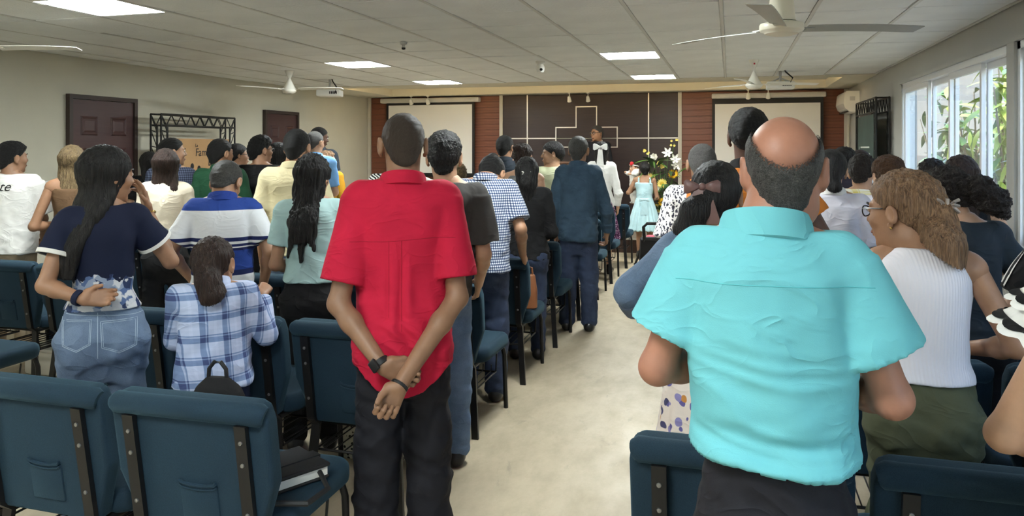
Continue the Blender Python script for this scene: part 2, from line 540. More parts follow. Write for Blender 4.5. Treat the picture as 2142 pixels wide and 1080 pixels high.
# ---- stage spotlights
def spot(x, i, label):
    e = empty('spotlight', (x, 12.72, ZC), label=label, cat='spotlight', group='ceiling spotlights over the stage')
    MB().lathe([(.0, 0), (.03, 0), (.03, -.02), (.0, -.02)], 12).build('mount', M_WHITE, e, True)
    MB().tube([(0, 0, -.01), (0, 0, -.085)], .008, 8).build('stem', M_WHITE, e, True)
    M = Matrix.Translation((0, -.01, -.11)) @ Matrix.Rotation(math.radians(35), 4, 'X')
    MB().lathe([(.012, .055), (.025, .04), (.033, -.02), (.038, -.045), (.03, -.045), (.02, -.03)], 14, M).build('lamp_head', M_WHITE, e, True)
for i, (px, lb) in enumerate(((860, 'small white spotlight left of its pair, over left screen'), (895, 'small white spotlight right of its pair, over left screen'), (1191, 'small white spotlight above the cross, left of two'), (1230, 'small white spotlight above the cross, right of two'), (1565, 'small white spotlight before right screen, left of two'), (1607, 'small white spotlight before right screen, right of two'))):
    spot(at(px, 12.72)[0], i, lb)

# ---- doors on the left wall
M_DOOR = wood_mat('maroon_door', (0.055, 0.024, 0.024), (0.066, 0.030, 0.030), (0.078, 0.037, 0.036))
M_DOORF = plain('door_frame_dark', (0.05, 0.035, 0.03), .5)
def door(n, y0, y1, zt, x, sgn, label):
    e = empty('door_%d' % n, (x, (y0 + y1) / 2, 0)); tag(e, label, kind='structure')
    w = (y1 - y0) / 2
    f = MB()
    f.box((0, -w, 0), (sgn * .05, -w + .045, zt)); f.box((0, w - .045, 0), (sgn * .05, w, zt)); f.box((0, -w + .045, zt - .045), (sgn * .05, w - .045, zt))
    f.build('door_frame', M_DOORF, e)
    leaf = MB().box((0, -w + .05, .01), (sgn * .03, w - .05, zt - .05)).build('door_leaf', M_DOOR, e)
    for (za, zb) in ((zt - .42, zt - .22), (zt - 1.15, zt - .55), (.25, zt - 1.3)):
        for s in (-1, 1):
            c0 = s * w * .43
            hw = w * .24
            p = MB()
            pr = [(.03, 0), (.022, .018), (.036, .045)]
            x1 = sgn * .03; x2 = sgn * .022; x3 = sgn * .038
            a = [(x1, c0 - hw, za), (x1, c0 + hw, za), (x1, c0 + hw, zb), (x1, c0 - hw, zb)]
            def ins(d, xx): return [(xx, c0 - hw + d, za + d), (xx, c0 + hw - d, za + d), (xx, c0 + hw - d, zb - d), (xx, c0 - hw + d, zb - d)]
            V = ins(0, sgn * .0305) + ins(.012, sgn * .042) + ins(.03, sgn * .034) + ins(.05, sgn * .04)
            F = []
            for k in range(3):
                for i in range(4): F.append((k*4+i, k*4+(i+1)%4, (k+1)*4+(i+1)%4, (k+1)*4+i))
            F.append((12, 13, 14, 15))
            p.add(V, F).build('door_panel', M_DOOR, leaf)
    MB().lathe([(.0, 0), (.022, .0), (.012, .02), (.012, .04), (.027, .05), (.027, .07), (.0, .08)], 12, Matrix.Translation((sgn * .03, w - .11, 1.0)) @ Matrix.Rotation(sgn * PI / 2, 4, 'Y')).build('door_knob', M_STRIP, leaf, True)
door(1, 6.24, 7.17, 2.155, XL, 1, 'maroon six-panel door in the left wall nearest the camera')
door(2, 9.65, 10.55, 2.155, XL, 1, 'maroon door farther along the left wall')
door(3, 10.75, 11.62, 2.07, XR, -1, 'dark door in the right wall behind the green banner')
_b = MB().box((XL, YF, 0), (XL + .015, 6.24, .09)).box((XL, 7.17, 0), (XL + .015, 9.65, .09)).box((XL, 10.55, 0), (XL + .015, 11.69, .09)).build('baseboard_left', plain('baseboard', (0.4, 0.38, 0.32), .5)); _b['kind'] = 'structure'

# ---- wall switch box
e = empty('switch_box', (XL, 5.99, 1.16), label='small white breaker box on the left wall beside the door', cat='switch box')
MB().rbox((0, -.085, 0), (.06, .085, .12), .008, 2).build('box', M_WHITE, e)
MB().rbox((.06, -.05, .02), (.068, .0, .10), .003, 1).build('cover', plain('off_white', (0.65, 0.62, 0.52), .4), e)
MB().rbox((.06, .015, .03), (.072, .06, .09), .003, 1).build('switch', M_WHITE, e)
# ================================================================== FIXTURES
M_FAN = plain('fan_cream', (0.72, 0.69, 0.56), 0.3, 0, 0.5)
M_FANW = plain('fan_white', (0.80, 0.78, 0.70), 0.3, 0, 0.5)
M_BLADE = plain('fan_blade_metal', (0.36, 0.37, 0.34), 0.35, 0.2, 0.5)
M_RED = plain('badge_red', (0.45, 0.02, 0.03), .4)
def blade_mesh(L, w0, w1, mat):
    V = []; n = 10
    for i in range(n + 1):
        t = i / n; x = .13 + (L - .13) * t
        w = w0 + (w1 - w0) * t
        if t > .93: w *= .9
        tw = -math.radians(14) * (1 - .5 * t)
        for sgn, zz in ((-1, 0), (1, 0), (1, .004), (-1, .004)):
            y = sgn * w / 2
            V.append((x, y * math.cos(tw), y * math.sin(tw) + zz + .006 * math.sin(t * 3)))
    F = []
    for i in range(n):
        for k in range(4): F.append((i*4+k, i*4+(k+1)%4, (i+1)*4+(k+1)%4, (i+1)*4+k))
    F += [(0, 1, 2, 3), (n*4+3, n*4+2, n*4+1, n*4)]
    me = MB().add(V, F).mesh('blade', True); me.materials.append(mat); return me
def fan(x, y, zh, kind, a0, label, R=0.68):
    e = empty('ceiling_fan', (x, y, zh), label=label, cat='ceiling fan', group='ceiling fans')
    top = ZC - zh
    m = M_FAN if kind == 'disc' else M_FANW
    MB().tube([(0, 0, .06), (0, 0, top - .02)], .011, 10).build('downrod', m, e, True)
    if kind == 'disc':
        MB().lathe([(.0, .19), (.052, .19), (.058, .185), (.070, .055), (.072, .05), (.0, .05)], 28).build('motor_cover', m, e, True)
        MB().lathe([(.0, .05), (.06, .048), (.108, .036), (.112, .03), (.112, .004), (.108, -.002), (.09, -.008), (.085, -.016), (.05, -.026), (.0, -.03)], 36).build('motor_housing', m, e, True)
        MB().lathe([(.0, top), (.06, top), (.05, top - .06), (.012, top - .07)], 20).build('canopy', m, e, True)
    else:
        MB().lathe([(.0, top), (.056, top), (.050, top - .02), (.012, top - .105), (.009, top - .11)], 24).build('canopy', m, e, True)
        b = MB().lathe([(.009, .155), (.014, .15), (.03, .11), (.062, .045), (.085, .012), (.088, .0), (.085, -.01), (.062, -.03), (.03, -.04), (.0, -.042)], 28).build('motor_housing', m, e, True)
        if kind == 'badge':
            MB().box((-.008, -.047, top - .055), (.008, -.042, top - .038)).build('badge', M_RED, e, rot=(0, 0, .1))
    me = blade_mesh(R, .085, .12 if kind == 'disc' else .10, M_BLADE if kind == 'disc' else M_FANW)
    for k in range(3):
        bl = obj('blade', me, None, e, (0, 0, .012), (0, 0, a0 + k * 2 * PI / 3))
        br = MB().box((.06, -.022, .0), (.17, .022, .006)).build('blade_bracket', M_BLADE if kind == 'disc' else m, bl)
fan(-5.145, 8.19, 2.30, 'bell', 2.2, 'white bell-shaped ceiling fan above the left seats')
fan(-5.14, 4.2, 2.30, 'bell', 0.36, 'white ceiling fan at left edge, only a blade showing', .68)
fan(0.26, 4.24, 2.215, 'disc', 0.33, 'large cream ceiling fan nearest the camera at upper right', .74)
fan(0.244, 8.52, 2.265, 'badge', 0.28, 'white ceiling fan with red badge before the right screen')

# ---- projectors on ceiling mounts
def projector(x, y, z, rz, label):
    e = empty('projector', (x, y, z), rz, label, 'projector', 'ceiling projectors')
    b = MB().rbox((-.16, -.13, 0), (.16, .13, .09), .015, 2).build('body', M_WHITE, e, True)
    f = MB()
    for i in range(5): f.box((.02 + .022 * i, -.133, .03), (.034 + .022 * i, -.129, .065))
    f.build('port', M_BLACK, e)
    MB().lathe([(.0, 0), (.035, 0), (.035, .03), (.026, .032), (.0, .02)], 16, Matrix.Translation((-.07, .13, .045)) @ Matrix.Rotation(-PI/2, 4, 'X')).build('lens', M_BLACK, e, True)
    a = MB().tube([(0, 0, .09), (0, 0, ZC - z)], .016, 10)
    a.tube([(-.1, -.06, .09), (0, 0, .14), (.1, .06, .09)], .008, 6); a.tube([(-.1, .06, .09), (0, 0, .14), (.1, -.06, .09)], .008, 6)
    a.build('mount_arm', M_CASE, e, True)
    MB().tube([(.1, -.13, .05), (.13, -.2, .12), (.06, -.1, .2), (.02, -.02, .28), (.0, 0, ZC - z)], .009, 6).build('cable', M_BLACK, e, True)
px = at(690, 9.4); projector(px[0], px[1], 2.305, .3, 'white projector hanging from ceiling beside left bell fan')
px = at(1632, 9.9); projector(px[0], px[1], 2.32, .0, 'white projector hanging behind the badge fan near right screen')

# ---- ceiling sensor and security camera
e = empty('smoke_detector', (-2.78, 6.25, ZC), label='small dark ceiling sensor left of centre', cat='sensor')
MB().lathe([(.0, 0), (.035, 0), (.03, -.02), (.012, -.03), (.012, -.05), (.0, -.05)], 14).build('base', M_CASE, e, True)
MB().lathe([(.0, -.05), (.018, -.05), (.016, -.065), (.0, -.07)], 12).build('probe', M_BLACK, e, True)
e = empty('security_camera', (-1.97, 8.03, ZC), label='white security camera on the ceiling in the centre', cat='camera')
MB().lathe([(.0, 0), (.05, 0), (.05, -.02), (.03, -.035), (.0, -.035)], 20).build('base', M_WHITE, e, True)
b = MB().lathe([(.0, -.03), (.03, -.035), (.045, -.06), (.047, -.09), (.035, -.12), (.0, -.135)], 20).build('dome', M_WHITE, e, True)
MB().lathe([(.0, 0), (.015, 0), (.015, .012), (.0, .012)], 12, Matrix.Translation((0.02, -.04, -.095)) @ Matrix.Rotation(PI/2, 4, 'X')).build('lens', M_BLACK, b, True)

# ---- air conditioner
e = empty('air_conditioner', (XR, 12.42, 2.13), label='white split air conditioner on right wall near the stage', cat='air conditioner')
pf = [(0, 0), (0, .30), (-.17, .30), (-.20, .27), (-.215, .12), (-.19, .05), (-.13, 0)]
MB().prism(pf, 'y', -.42, .42).build('body', M_WHITE, e, True)
MB().prism([(-.192, .05), (-.214, .12), (-.217, .12), (-.196, .048)], 'y', -.38, .38).build('louver', M_CASE, e)
MB().box((-.14, -.36, -.004), (-.17, .36, .012)).build('outlet', M_BLACK, e)
MB().box((-.13, -.4225, .16), (-.06, -.42, .22)).build('sticker', M_CASE, e)
MB().tube([(-.03, .38, 0), (-.03, .46, -.2), (-.03, .46, -1.9)], .02, 8).build('pipe', M_WALL, e, True)

# ---- truss frames with hanging banners
M_STEEL = plain('dark_steel', (0.03, 0.03, 0.028), .5, .4)
def truss(L, hz, dz, leg):
    """truss frame in local x (width L), height hz"""
    m = MB()
    def beam(p0, p1, q0, q1, n):
        m.tube([p0, p1], .012, 6); m.tube([q0, q1], .012, 6)
        P0, P1, Q0, Q1 = map(Vector, (p0, p1, q0, q1))
        pts = []
        for i in range(n + 1):
            t = i / n
            pts.append(P0.lerp(P1, t) if i % 2 == 0 else Q0.lerp(Q1, t))
        for a, b in zip(pts, pts[1:]): m.tube([a, b], .006, 5)
    for y in (0, .14):
        beam((0, y, hz), (L, y, hz), (0, y, hz - dz), (L, y, hz - dz), 16)
        beam((0, y, 0), (0, y, hz), (leg, y, 0), (leg, y, hz - dz), 22)
        beam((L, y, 0), (L, y, hz), (L - leg, y, 0), (L - leg, y, hz - dz), 22)
    for x in (0, leg, L - leg, L):
        for z in (.1, .8, 1.5, hz): m.tube([(x, 0, z), (x, .14, z)], .006, 5)
    return m
M_TAN = plain('tan_banner', (0.40, 0.24, 0.115), .8, vary=.06)
def text(name, body, size, mat, parent, loc, rot, shear=0.0, extrude=.0008, scalex=1.0):
    cu = bpy.data.curves.new(name, 'FONT')
    cu.body = body; cu.size = size; cu.shear = shear; cu.extrude = extrude; cu.resolution_u = 3
    tmp = bpy.data.objects.new(name, cu); COL.objects.link(tmp)
    dg = bpy.context.evaluated_depsgraph_get()
    me = bpy.data.meshes.new_from_object(tmp.evaluated_get(dg))
    bpy.data.objects.remove(tmp, do_unlink=True)
    for v in me.vertices: v.co.x *= scalex
    me.materials.clear(); me.materials.append(mat)
    return obj(name, me, None, parent, loc, rot)
E_ = empty('banner_stand', (-6.16, 8.62, 0), -PI / 2, 'black truss stand with tan family banner against the left wall', 'banner stand')
# local x runs from far (Y=8.62) to near; the banner faces +X of the room
E_.location = (-6.16, 7.20, 0); E_.rotation_euler = (0, 0, PI / 2)
truss(1.33, 1.985, .125, .10).build('truss_frame', M_STEEL, E_, True)
bn = MB().box((.12, .0, .35), (1.21, .006, 1.712)).build('banner', M_TAN, E_)
def sil(x, z, h):
    m = MB()
    def ellp(cx, cz, rx, rz, n=16): m.add([(cx + rx * math.cos(2*PI*i/n), -.003, cz + rz * math.sin(2*PI*i/n)) for i in range(n)], [tuple(range(n))])
    ellp(x, z + h * .93, h * .06, h * .07)
    m.add([(x + a * h, -.003, z + b * h) for a, b in ((-.05, .86), (.05, .86), (.12, .80), (.17, .52), (.14, .51), (.085, .70), (.075, .50), (.08, .0), (.02, .0), (0, .42), (-.02, .0), (-.08, .0), (-.075, .50), (-.085, .70), (-.14, .51), (-.17, .52), (-.12, .80))], [tuple(range(17))])
    return m
for x, z, h in ((.40, 1.02, .32), (.515, .90, .52), (.635, .90, .49), (.745, 1.0, .33)):
    sil(x, z, h).build('family_silhouette', M_BLACK, bn)
text('lettering', 'La', .055, M_BLACK, bn, (.565, -.003, 1.615), (PI/2, 0, 0), .15)
text('lettering', 'Familia', .135, M_BLACK, bn, (.57, -.003, 1.505), (PI/2, 0, 0), .1, scalex=.9)
text('lettering', 'Dios', .15, M_BLACK, bn, (.80, -.003, 1.385), (PI/2, 0, 0), .1, scalex=.8)

M_GREEN = plain('dark_green_banner', (0.045, 0.085, 0.075), .55, vary=.25, vscale=2)
E2 = empty('banner_stand', (1.62, 11.05, 0), -PI / 2, 'black truss stand with dark green banner on the right wall', 'banner stand')
truss(1.42, 2.185, .16, .10).build('truss_frame', M_STEEL, E2, True)
bn2 = MB().box((.05, .0, .3), (1.34, .006, 2.0)).build('banner', M_GREEN, E2)
M_CHALK = plain('chalk_white', (.6, .65, .6), .7)
lm = MB()
lm.box((.24, -.004, 1.15), (.255, -.001, 1.62)); lm.box((.22, -.004, 1.40), (.285, -.001, 1.43))
for z, a, b in ((1.60, .36, .98), (1.52, .34, 1.02), (1.44, .36, .95), (1.28, .5, .8), (1.24, .55, .72)):
    lm.box((a, -.004, z), (b, -.001, z + .02))
lm.build('lettering', M_CHALK, bn2)

# ---- lectern on the stage
e = empty('lectern', (at(1186, 12.35)[0], 12.35, .232), label='plain brown wooden lectern on the stage beneath the cross', cat='lectern')
M_LECT = wood_mat('lectern_wood', (0.10, 0.05, 0.03), (0.15, 0.08, 0.05), (0.2, 0.11, 0.07))
MB().rbox((-.22, -.18, 0), (.22, .18, .06), .01, 1).build('base', M_LECT, e)
MB().box((-.18, -.15, .06), (.18, .15, 1.06)).build('column', M_LECT, e)
MB().prism([(-.24, 1.12), (-.24, 1.15), (.22, 1.06), (.22, 1.02)], 'x', -.27, .27).build('desk_top', M_LECT, e)

# ================================================================== OUTSIDE THE WINDOWS
M_OUTW = wall_mat('outside_wall', (0.13, 0.128, 0.122))
_g = MB().box((XR + .14, -8, -.15), (16, 40, -.02)).build('ground', plain('outside_ground', (0.25, 0.22, 0.17), .9, vary=.2)); tag(_g, 'bare ground outside the windows', kind='structure')
o = empty('neighbour_building', (6.2, 14, 0), label='grey neighbouring building seen through the window panes', cat='building')
MB().box((0, -16, 0), (.2, 26, 4.6)).build('wall', M_OUTW, o)
MB().box((-.02, -16, 0), (0, 26, 1.35)).build('dado', plain('outside_dado', (0.075, 0.068, 0.068), .8), o)
MB().add([(-.3, -16, 4.55), (-.3, 26, 4.55), (3.0, 26, 5.5), (3.0, -16, 5.5), (-.3, -16, 4.62), (-.3, 26, 4.62), (3.0, 26, 5.57), (3.0, -16, 5.57)], [(0,1,2,3),(4,7,6,5),(0,4,5,1),(1,5,6,2),(2,6,7,3),(3,7,4,0)]).build('roof', plain('zinc_roof', (0.3, 0.3, 0.3), .5, .3), o)
def leaf_mat(n, c0, c1):
    m = NM(n, c0, .4, 0, .5)
    m.color(m.ramp(m.noise(3, 3), [(.3, c0), (.7, c1)])); return m.m
M_LEAF = [leaf_mat('leaf_green', (.05, .13, .02), (.13, .26, .04)), leaf_mat('leaf_yellow_green', (.18, .27, .03), (.34, .40, .07)), leaf_mat('leaf_dark', (.02, .05, .015), (.05, .10, .03))]
def leaf_me(L, W, mat, bend=.25):
    V = []; n = 5
    for i in range(n + 1):
        t = i / n; w = W * math.sin(PI * min(1, t * .92 + .06)) * .5
        z = -bend * L * t * t
        V += [(-w, L * t, z + .12 * w), (0, L * t, z), (w, L * t, z + .12 * w)]
    F = []
    for i in range(n):
        for k in range(2): F.append((i*3+k, i*3+k+1, i*3+k+4, i*3+k+3))
    me = MB().add(V, F).mesh('leaf', True, fix=False); me.materials.append(mat); return me
LEAVES = [leaf_me(.30, .085, M_LEAF[i % 3], .2 + .15 * i) for i in range(3)] + [leaf_me(.38, .07, M_LEAF[1], .5)]
def shrub(x, y, h, n, label, seed, kinds, spread=.5, z0=.6):
    rr = random.Random(seed)
    e = empty('garden_shrub', (x, y, -.02), label=label, cat='shrub', group='shrubs outside the windows')
    st = MB()
    tips = []
    for k in range(7):
        a = rr.uniform(0, 2*PI); q = rr.uniform(.3, 1) * spread
        p1 = (q*.5*math.cos(a), q*.5*math.sin(a), h*.5); p2 = (q*math.cos(a), q*math.sin(a), h*rr.uniform(.75, 1))
        st.tube([(0, 0, 0), p1, p2], [.022, .015, .007], 6); tips.append((p1, p2))
    st.build('stem', plain('bark', (.16, .13, .09), .9), e, True)
    for i in range(n):
        p1, p2 = rr.choice(tips); t = rr.uniform(-.3, 1.1)
        o = bpy.data.objects.new('leaf', LEAVES[rr.choice(kinds)])
        link(o, e)
        o.location = [a + (b - a) * t + rr.uniform(-.16, .16) for a, b in zip(p1, p2)]
        o.rotation_euler = (rr.uniform(-1.1, .4), rr.uniform(-.5, .5), rr.uniform(0, 2*PI))
        sc = rr.uniform(.6, 1.15); o.scale = (sc, sc, sc)
shrub(2.85, 9.2, 2.9, 240, 'broad-leaved sunlit shrub outside the nearest window pane', 1, [0, 1, 3, 3], .55)
shrub(3.15, 11.3, 2.6, 220, 'tangled green shrub behind the middle window panes', 2, [0, 0, 2, 1], .6)
shrub(3.6, 14.5, 2.3, 160, 'darker low shrub farther off along the window', 3, [2, 2, 0], .6)
shrub(2.75, 7.4, 2.2, 150, 'leafy shrub outside at the right edge of the window', 4, [0, 2, 1], .5)
# ================================================================== CHAIRS
def chair_fabric():
    m = NM('teal_chair_fabric', (0.02, 0.075, 0.105), 0.85, 0, 0.2)
    f = m.noise(7, 4); g_ = m.noise(420, 2)
    m.color(m.mix(0.3, m.ramp(f, [(.3, (.0075, .019, .034)), (.7, (.010, .026, .044))]), m.ramp(g_, [(.35, (.005, .014, .024)), (.65, (.017, .041, .062))])))
    m.b.inputs['Sheen Weight'].default_value = .15
    m.b.inputs['Sheen Tint'].default_value = (.3, .6, .75, 1)
    m.bump(g_, .3, .002)
    return m.m
M_FAB = chair_fabric()
M_TUBE = plain('black_powder_coat', (0.010, 0.010, 0.011), .38, .3, .5)
M_BOLT = plain('bolt_steel', (.25, .25, .25), .35, .8)
def make_chair():
    root = bpy.data.objects.new('church_chair', None); root.empty_display_size = .1
    link(root)
    tilt = math.radians(9)
    # backrest: outline in x,z, extruded and rounded
    out = [(-.205, .40), (-.225, .47), (-.272, .60), (-.274, .80), (-.262, .845), (-.235, .858), (.235, .858), (.262, .845), (.274, .80), (.272, .60), (.225, .47), (.205, .40)]
    bm = bmesh.new()
    vs = [bm.verts.new((x, 0, z)) for x, z in out]
    f = bm.faces.new(vs)
    ex = bmesh.ops.extrude_face_region(bm, geom=[f])
    bmesh.ops.translate(bm, verts=[v for v in ex['geom'] if isinstance(v, bmesh.types.BMVert)], vec=(0, .062, 0))
    bmesh.ops.recalc_face_normals(bm, faces=bm.faces)
    bmesh.ops.bevel(bm, geom=list(bm.edges), offset=.016, segments=3, profile=.6, affect='EDGES')
    P0 = Vector((0, .03, .44))
    T = Matrix.Translation(P0) @ Matrix.Rotation(tilt, 4, 'X') @ Matrix.Translation(-P0) @ Matrix.Translation((0, -.005, 0))
    mb = MB().bm(bm, T)
    rollp = [(-.262, .012, .822), (-.25, .010, .826), (.25, .010, .826), (.262, .012, .822)]
    mb.tube([T @ Vector(p) for p in rollp], [.026, .034, .034, .026], 14)
    bk = mb.build('backrest', M_FAB, root, True)
    # pocket on the rear
    pk = MB()
    prof = []
    pts = [(-.045, .60), (-.035, .592), (.0, .586), (.035, .586), (.075, .592), (.085, .600)]
    pm = MB().rbox((-.045, -.006, .46), (.085, .004, .588), .004, 2, T)
    po = pm.build('pocket', M_FAB, bk, True)
    pk.tube([T @ Vector((x, -.008, z)) for x, z in pts], .005, 8)
    pk.tube([T @ Vector((x, -.0075, z - .014)) for x, z in pts], .003, 6)
    pk.build('pocket_hem', M_FAB, po, True)
    # seat
    bm = bmesh.new(); bmesh.ops.create_cube(bm, size=1)
    for v in bm.verts:
        v.co = Vector((v.co.x * .53, .295 + v.co.y * .48, .435 + v.co.z * .085))
        if v.co.y > .3: v.co.z -= .004
    bmesh.ops.bevel(bm, geom=[e for e in bm.edges if abs(e.verts[0].co.z - e.verts[1].co.z) > .05], offset=.075, segments=5, profile=.5, affect='EDGES')
    bmesh.ops.bevel(bm, geom=[e for e in bm.edges if abs(e.verts[0].co.z - e.verts[1].co.z) < .03], offset=.032, segments=3, profile=.55, affect='EDGES')
    MB().bm(bm).build('seat', M_FAB, root, True)
    # rear uprights (flat bars running down into the rear legs)
    for s in (-1, 1):
        x = s * .195
        u = MB()
        A = T @ Vector((x, -.014, .80)); B = T @ Vector((x, -.014, .42))
        M = Matrix.Identity(4)
        w = .019
        Cc = Vector((x, .0, .0)); m1 = Vector((x, .045, .38))
        pts = [A, B, m1 + Vector((0, -.02, 0)), Vector((x + s * .03, -.012, .0))]
        V = []
        for p in pts: V += [p + Vector((-w, -.008, 0)), p + Vector((w, -.008, 0)), p + Vector((w, .010, 0)), p + Vector((-w, .010, 0))]
        F = []
        for i in range(len(pts) - 1):
            for k in range(4): F.append((i*4+k, i*4+(k+1)%4, (i+1)*4+(k+1)%4, (i+1)*4+k))
        n = len(V); F += [(0, 1, 2, 3), (n-1, n-2, n-3, n-4)]
        uo = u.add(V, F).build('rear_leg', M_TUBE, root)
        for z in (.75, .68, .52):
            MB().lathe([(.0, 0), (.007, 0), (.006, .004), (.0, .005)], 8, Matrix.Translation(T @ Vector((x, -.022, z))) @ Matrix.Rotation(PI/2, 4, 'X')).build('bolt', M_BOLT, uo)
        l = MB().tube([(s * .215, .50, .40), (s * .228, .515, .33), (s * .235, .525, .0)], .0135, 10)
        l.tube([(s * .215, .50, .395), (s * .2, .30, .388), (x, .04, .385)], .0135, 10)
        l.build('front_leg', M_TUBE, root, True)
    MB().tube([(-.2, .46, .385), (.2, .46, .385)], .011, 8).build('cross_bar', M_TUBE, root, True); MB().tube([(-.195, .06, .38), (.195, .06, .38)], .011, 8).build('cross_bar', M_TUBE, root, True)
    k = MB()
    z = .255
    k.tube([(-.21, .03, z + .08), (-.21, .05, z), (-.21, .40, z), (-.21, .42, z + .12)], .005, 6)
    k.tube([(.21, .03, z + .08), (.21, .05, z), (.21, .40, z), (.21, .42, z + .12)], .005, 6)
    for y in (.05, .40): k.tube([(-.21, y, z), (.21, y, z)], .006, 6)
    for i in range(8):
        x = -.18 + i * .0514
        k.tube([(x, .05, z), (x, .40, z), (x, .405, z + .04)], .0035, 5)
    k.build('book_rack', M_TUBE, root, True)
    return root
CH0 = make_chair()
CPITCH = .583
used_chair = [False]
def chair(x, y, label, group, rz=0.0):
    if not used_chair[0]:
        o = CH0; used_chair[0] = True
    else:
        o = copy_tree(CH0)
    o.location = (x, y, 0); o.rotation_euler = (0, 0, rz)
    return tag(o, label, 'chair', group)
ORD = ['first', 'second', 'third', 'fourth', 'fifth', 'sixth', 'seventh', 'eighth', 'ninth', 'tenth']
GRP = 'teal padded church chairs in rows'
mid = [('aisle-side', -1.57), ('middle', -2.155), ('far', -2.74)]
rowY = [2.0 + k for k in range(9)] + [10.2]
for k in range(0, 8):
    y = rowY[k]
    for nm, x in mid:
        if k >= 6 and nm == 'far': continue
        if k >= 4 and nm == 'far': continue
        chair(x, y, {0: 'empty teal chair in the nearest row, ', }.get(k, 'teal padded chair in the %s row left of the aisle, ' % ORD[k]) + {'aisle-side': 'seat at the aisle', 'middle': 'middle seat of three', 'far': 'seat farthest from the aisle'}[nm], GRP, random.Random(k * 7 + int(x * 10)).uniform(-.02, .02))
chair(-1.55, 10.2, 'teal chair in the front row before the stage beside blue dress', GRP)
for k in (1, 2, 3):
    for j, x in enumerate((-4.06, -4.64, -5.22)):
        if k == 3 and j == 2: continue
        if k == 1 and j == 2: continue
        chair(x - (.0 if k > 1 else .03), rowY[k], 'teal chair of the far left block, %s row, %s from its inner end' % (ORD[k], ORD[j]), GRP)
for k in range(0, 3):
    for j, x in enumerate((.02, .605, 1.19)):
        if k > 1 and j == 0: continue
        chair(x, 2.06 + k, 'teal chair right of the aisle, %s row from the camera, %s from the aisle' % (ORD[k], ORD[j]), GRP)
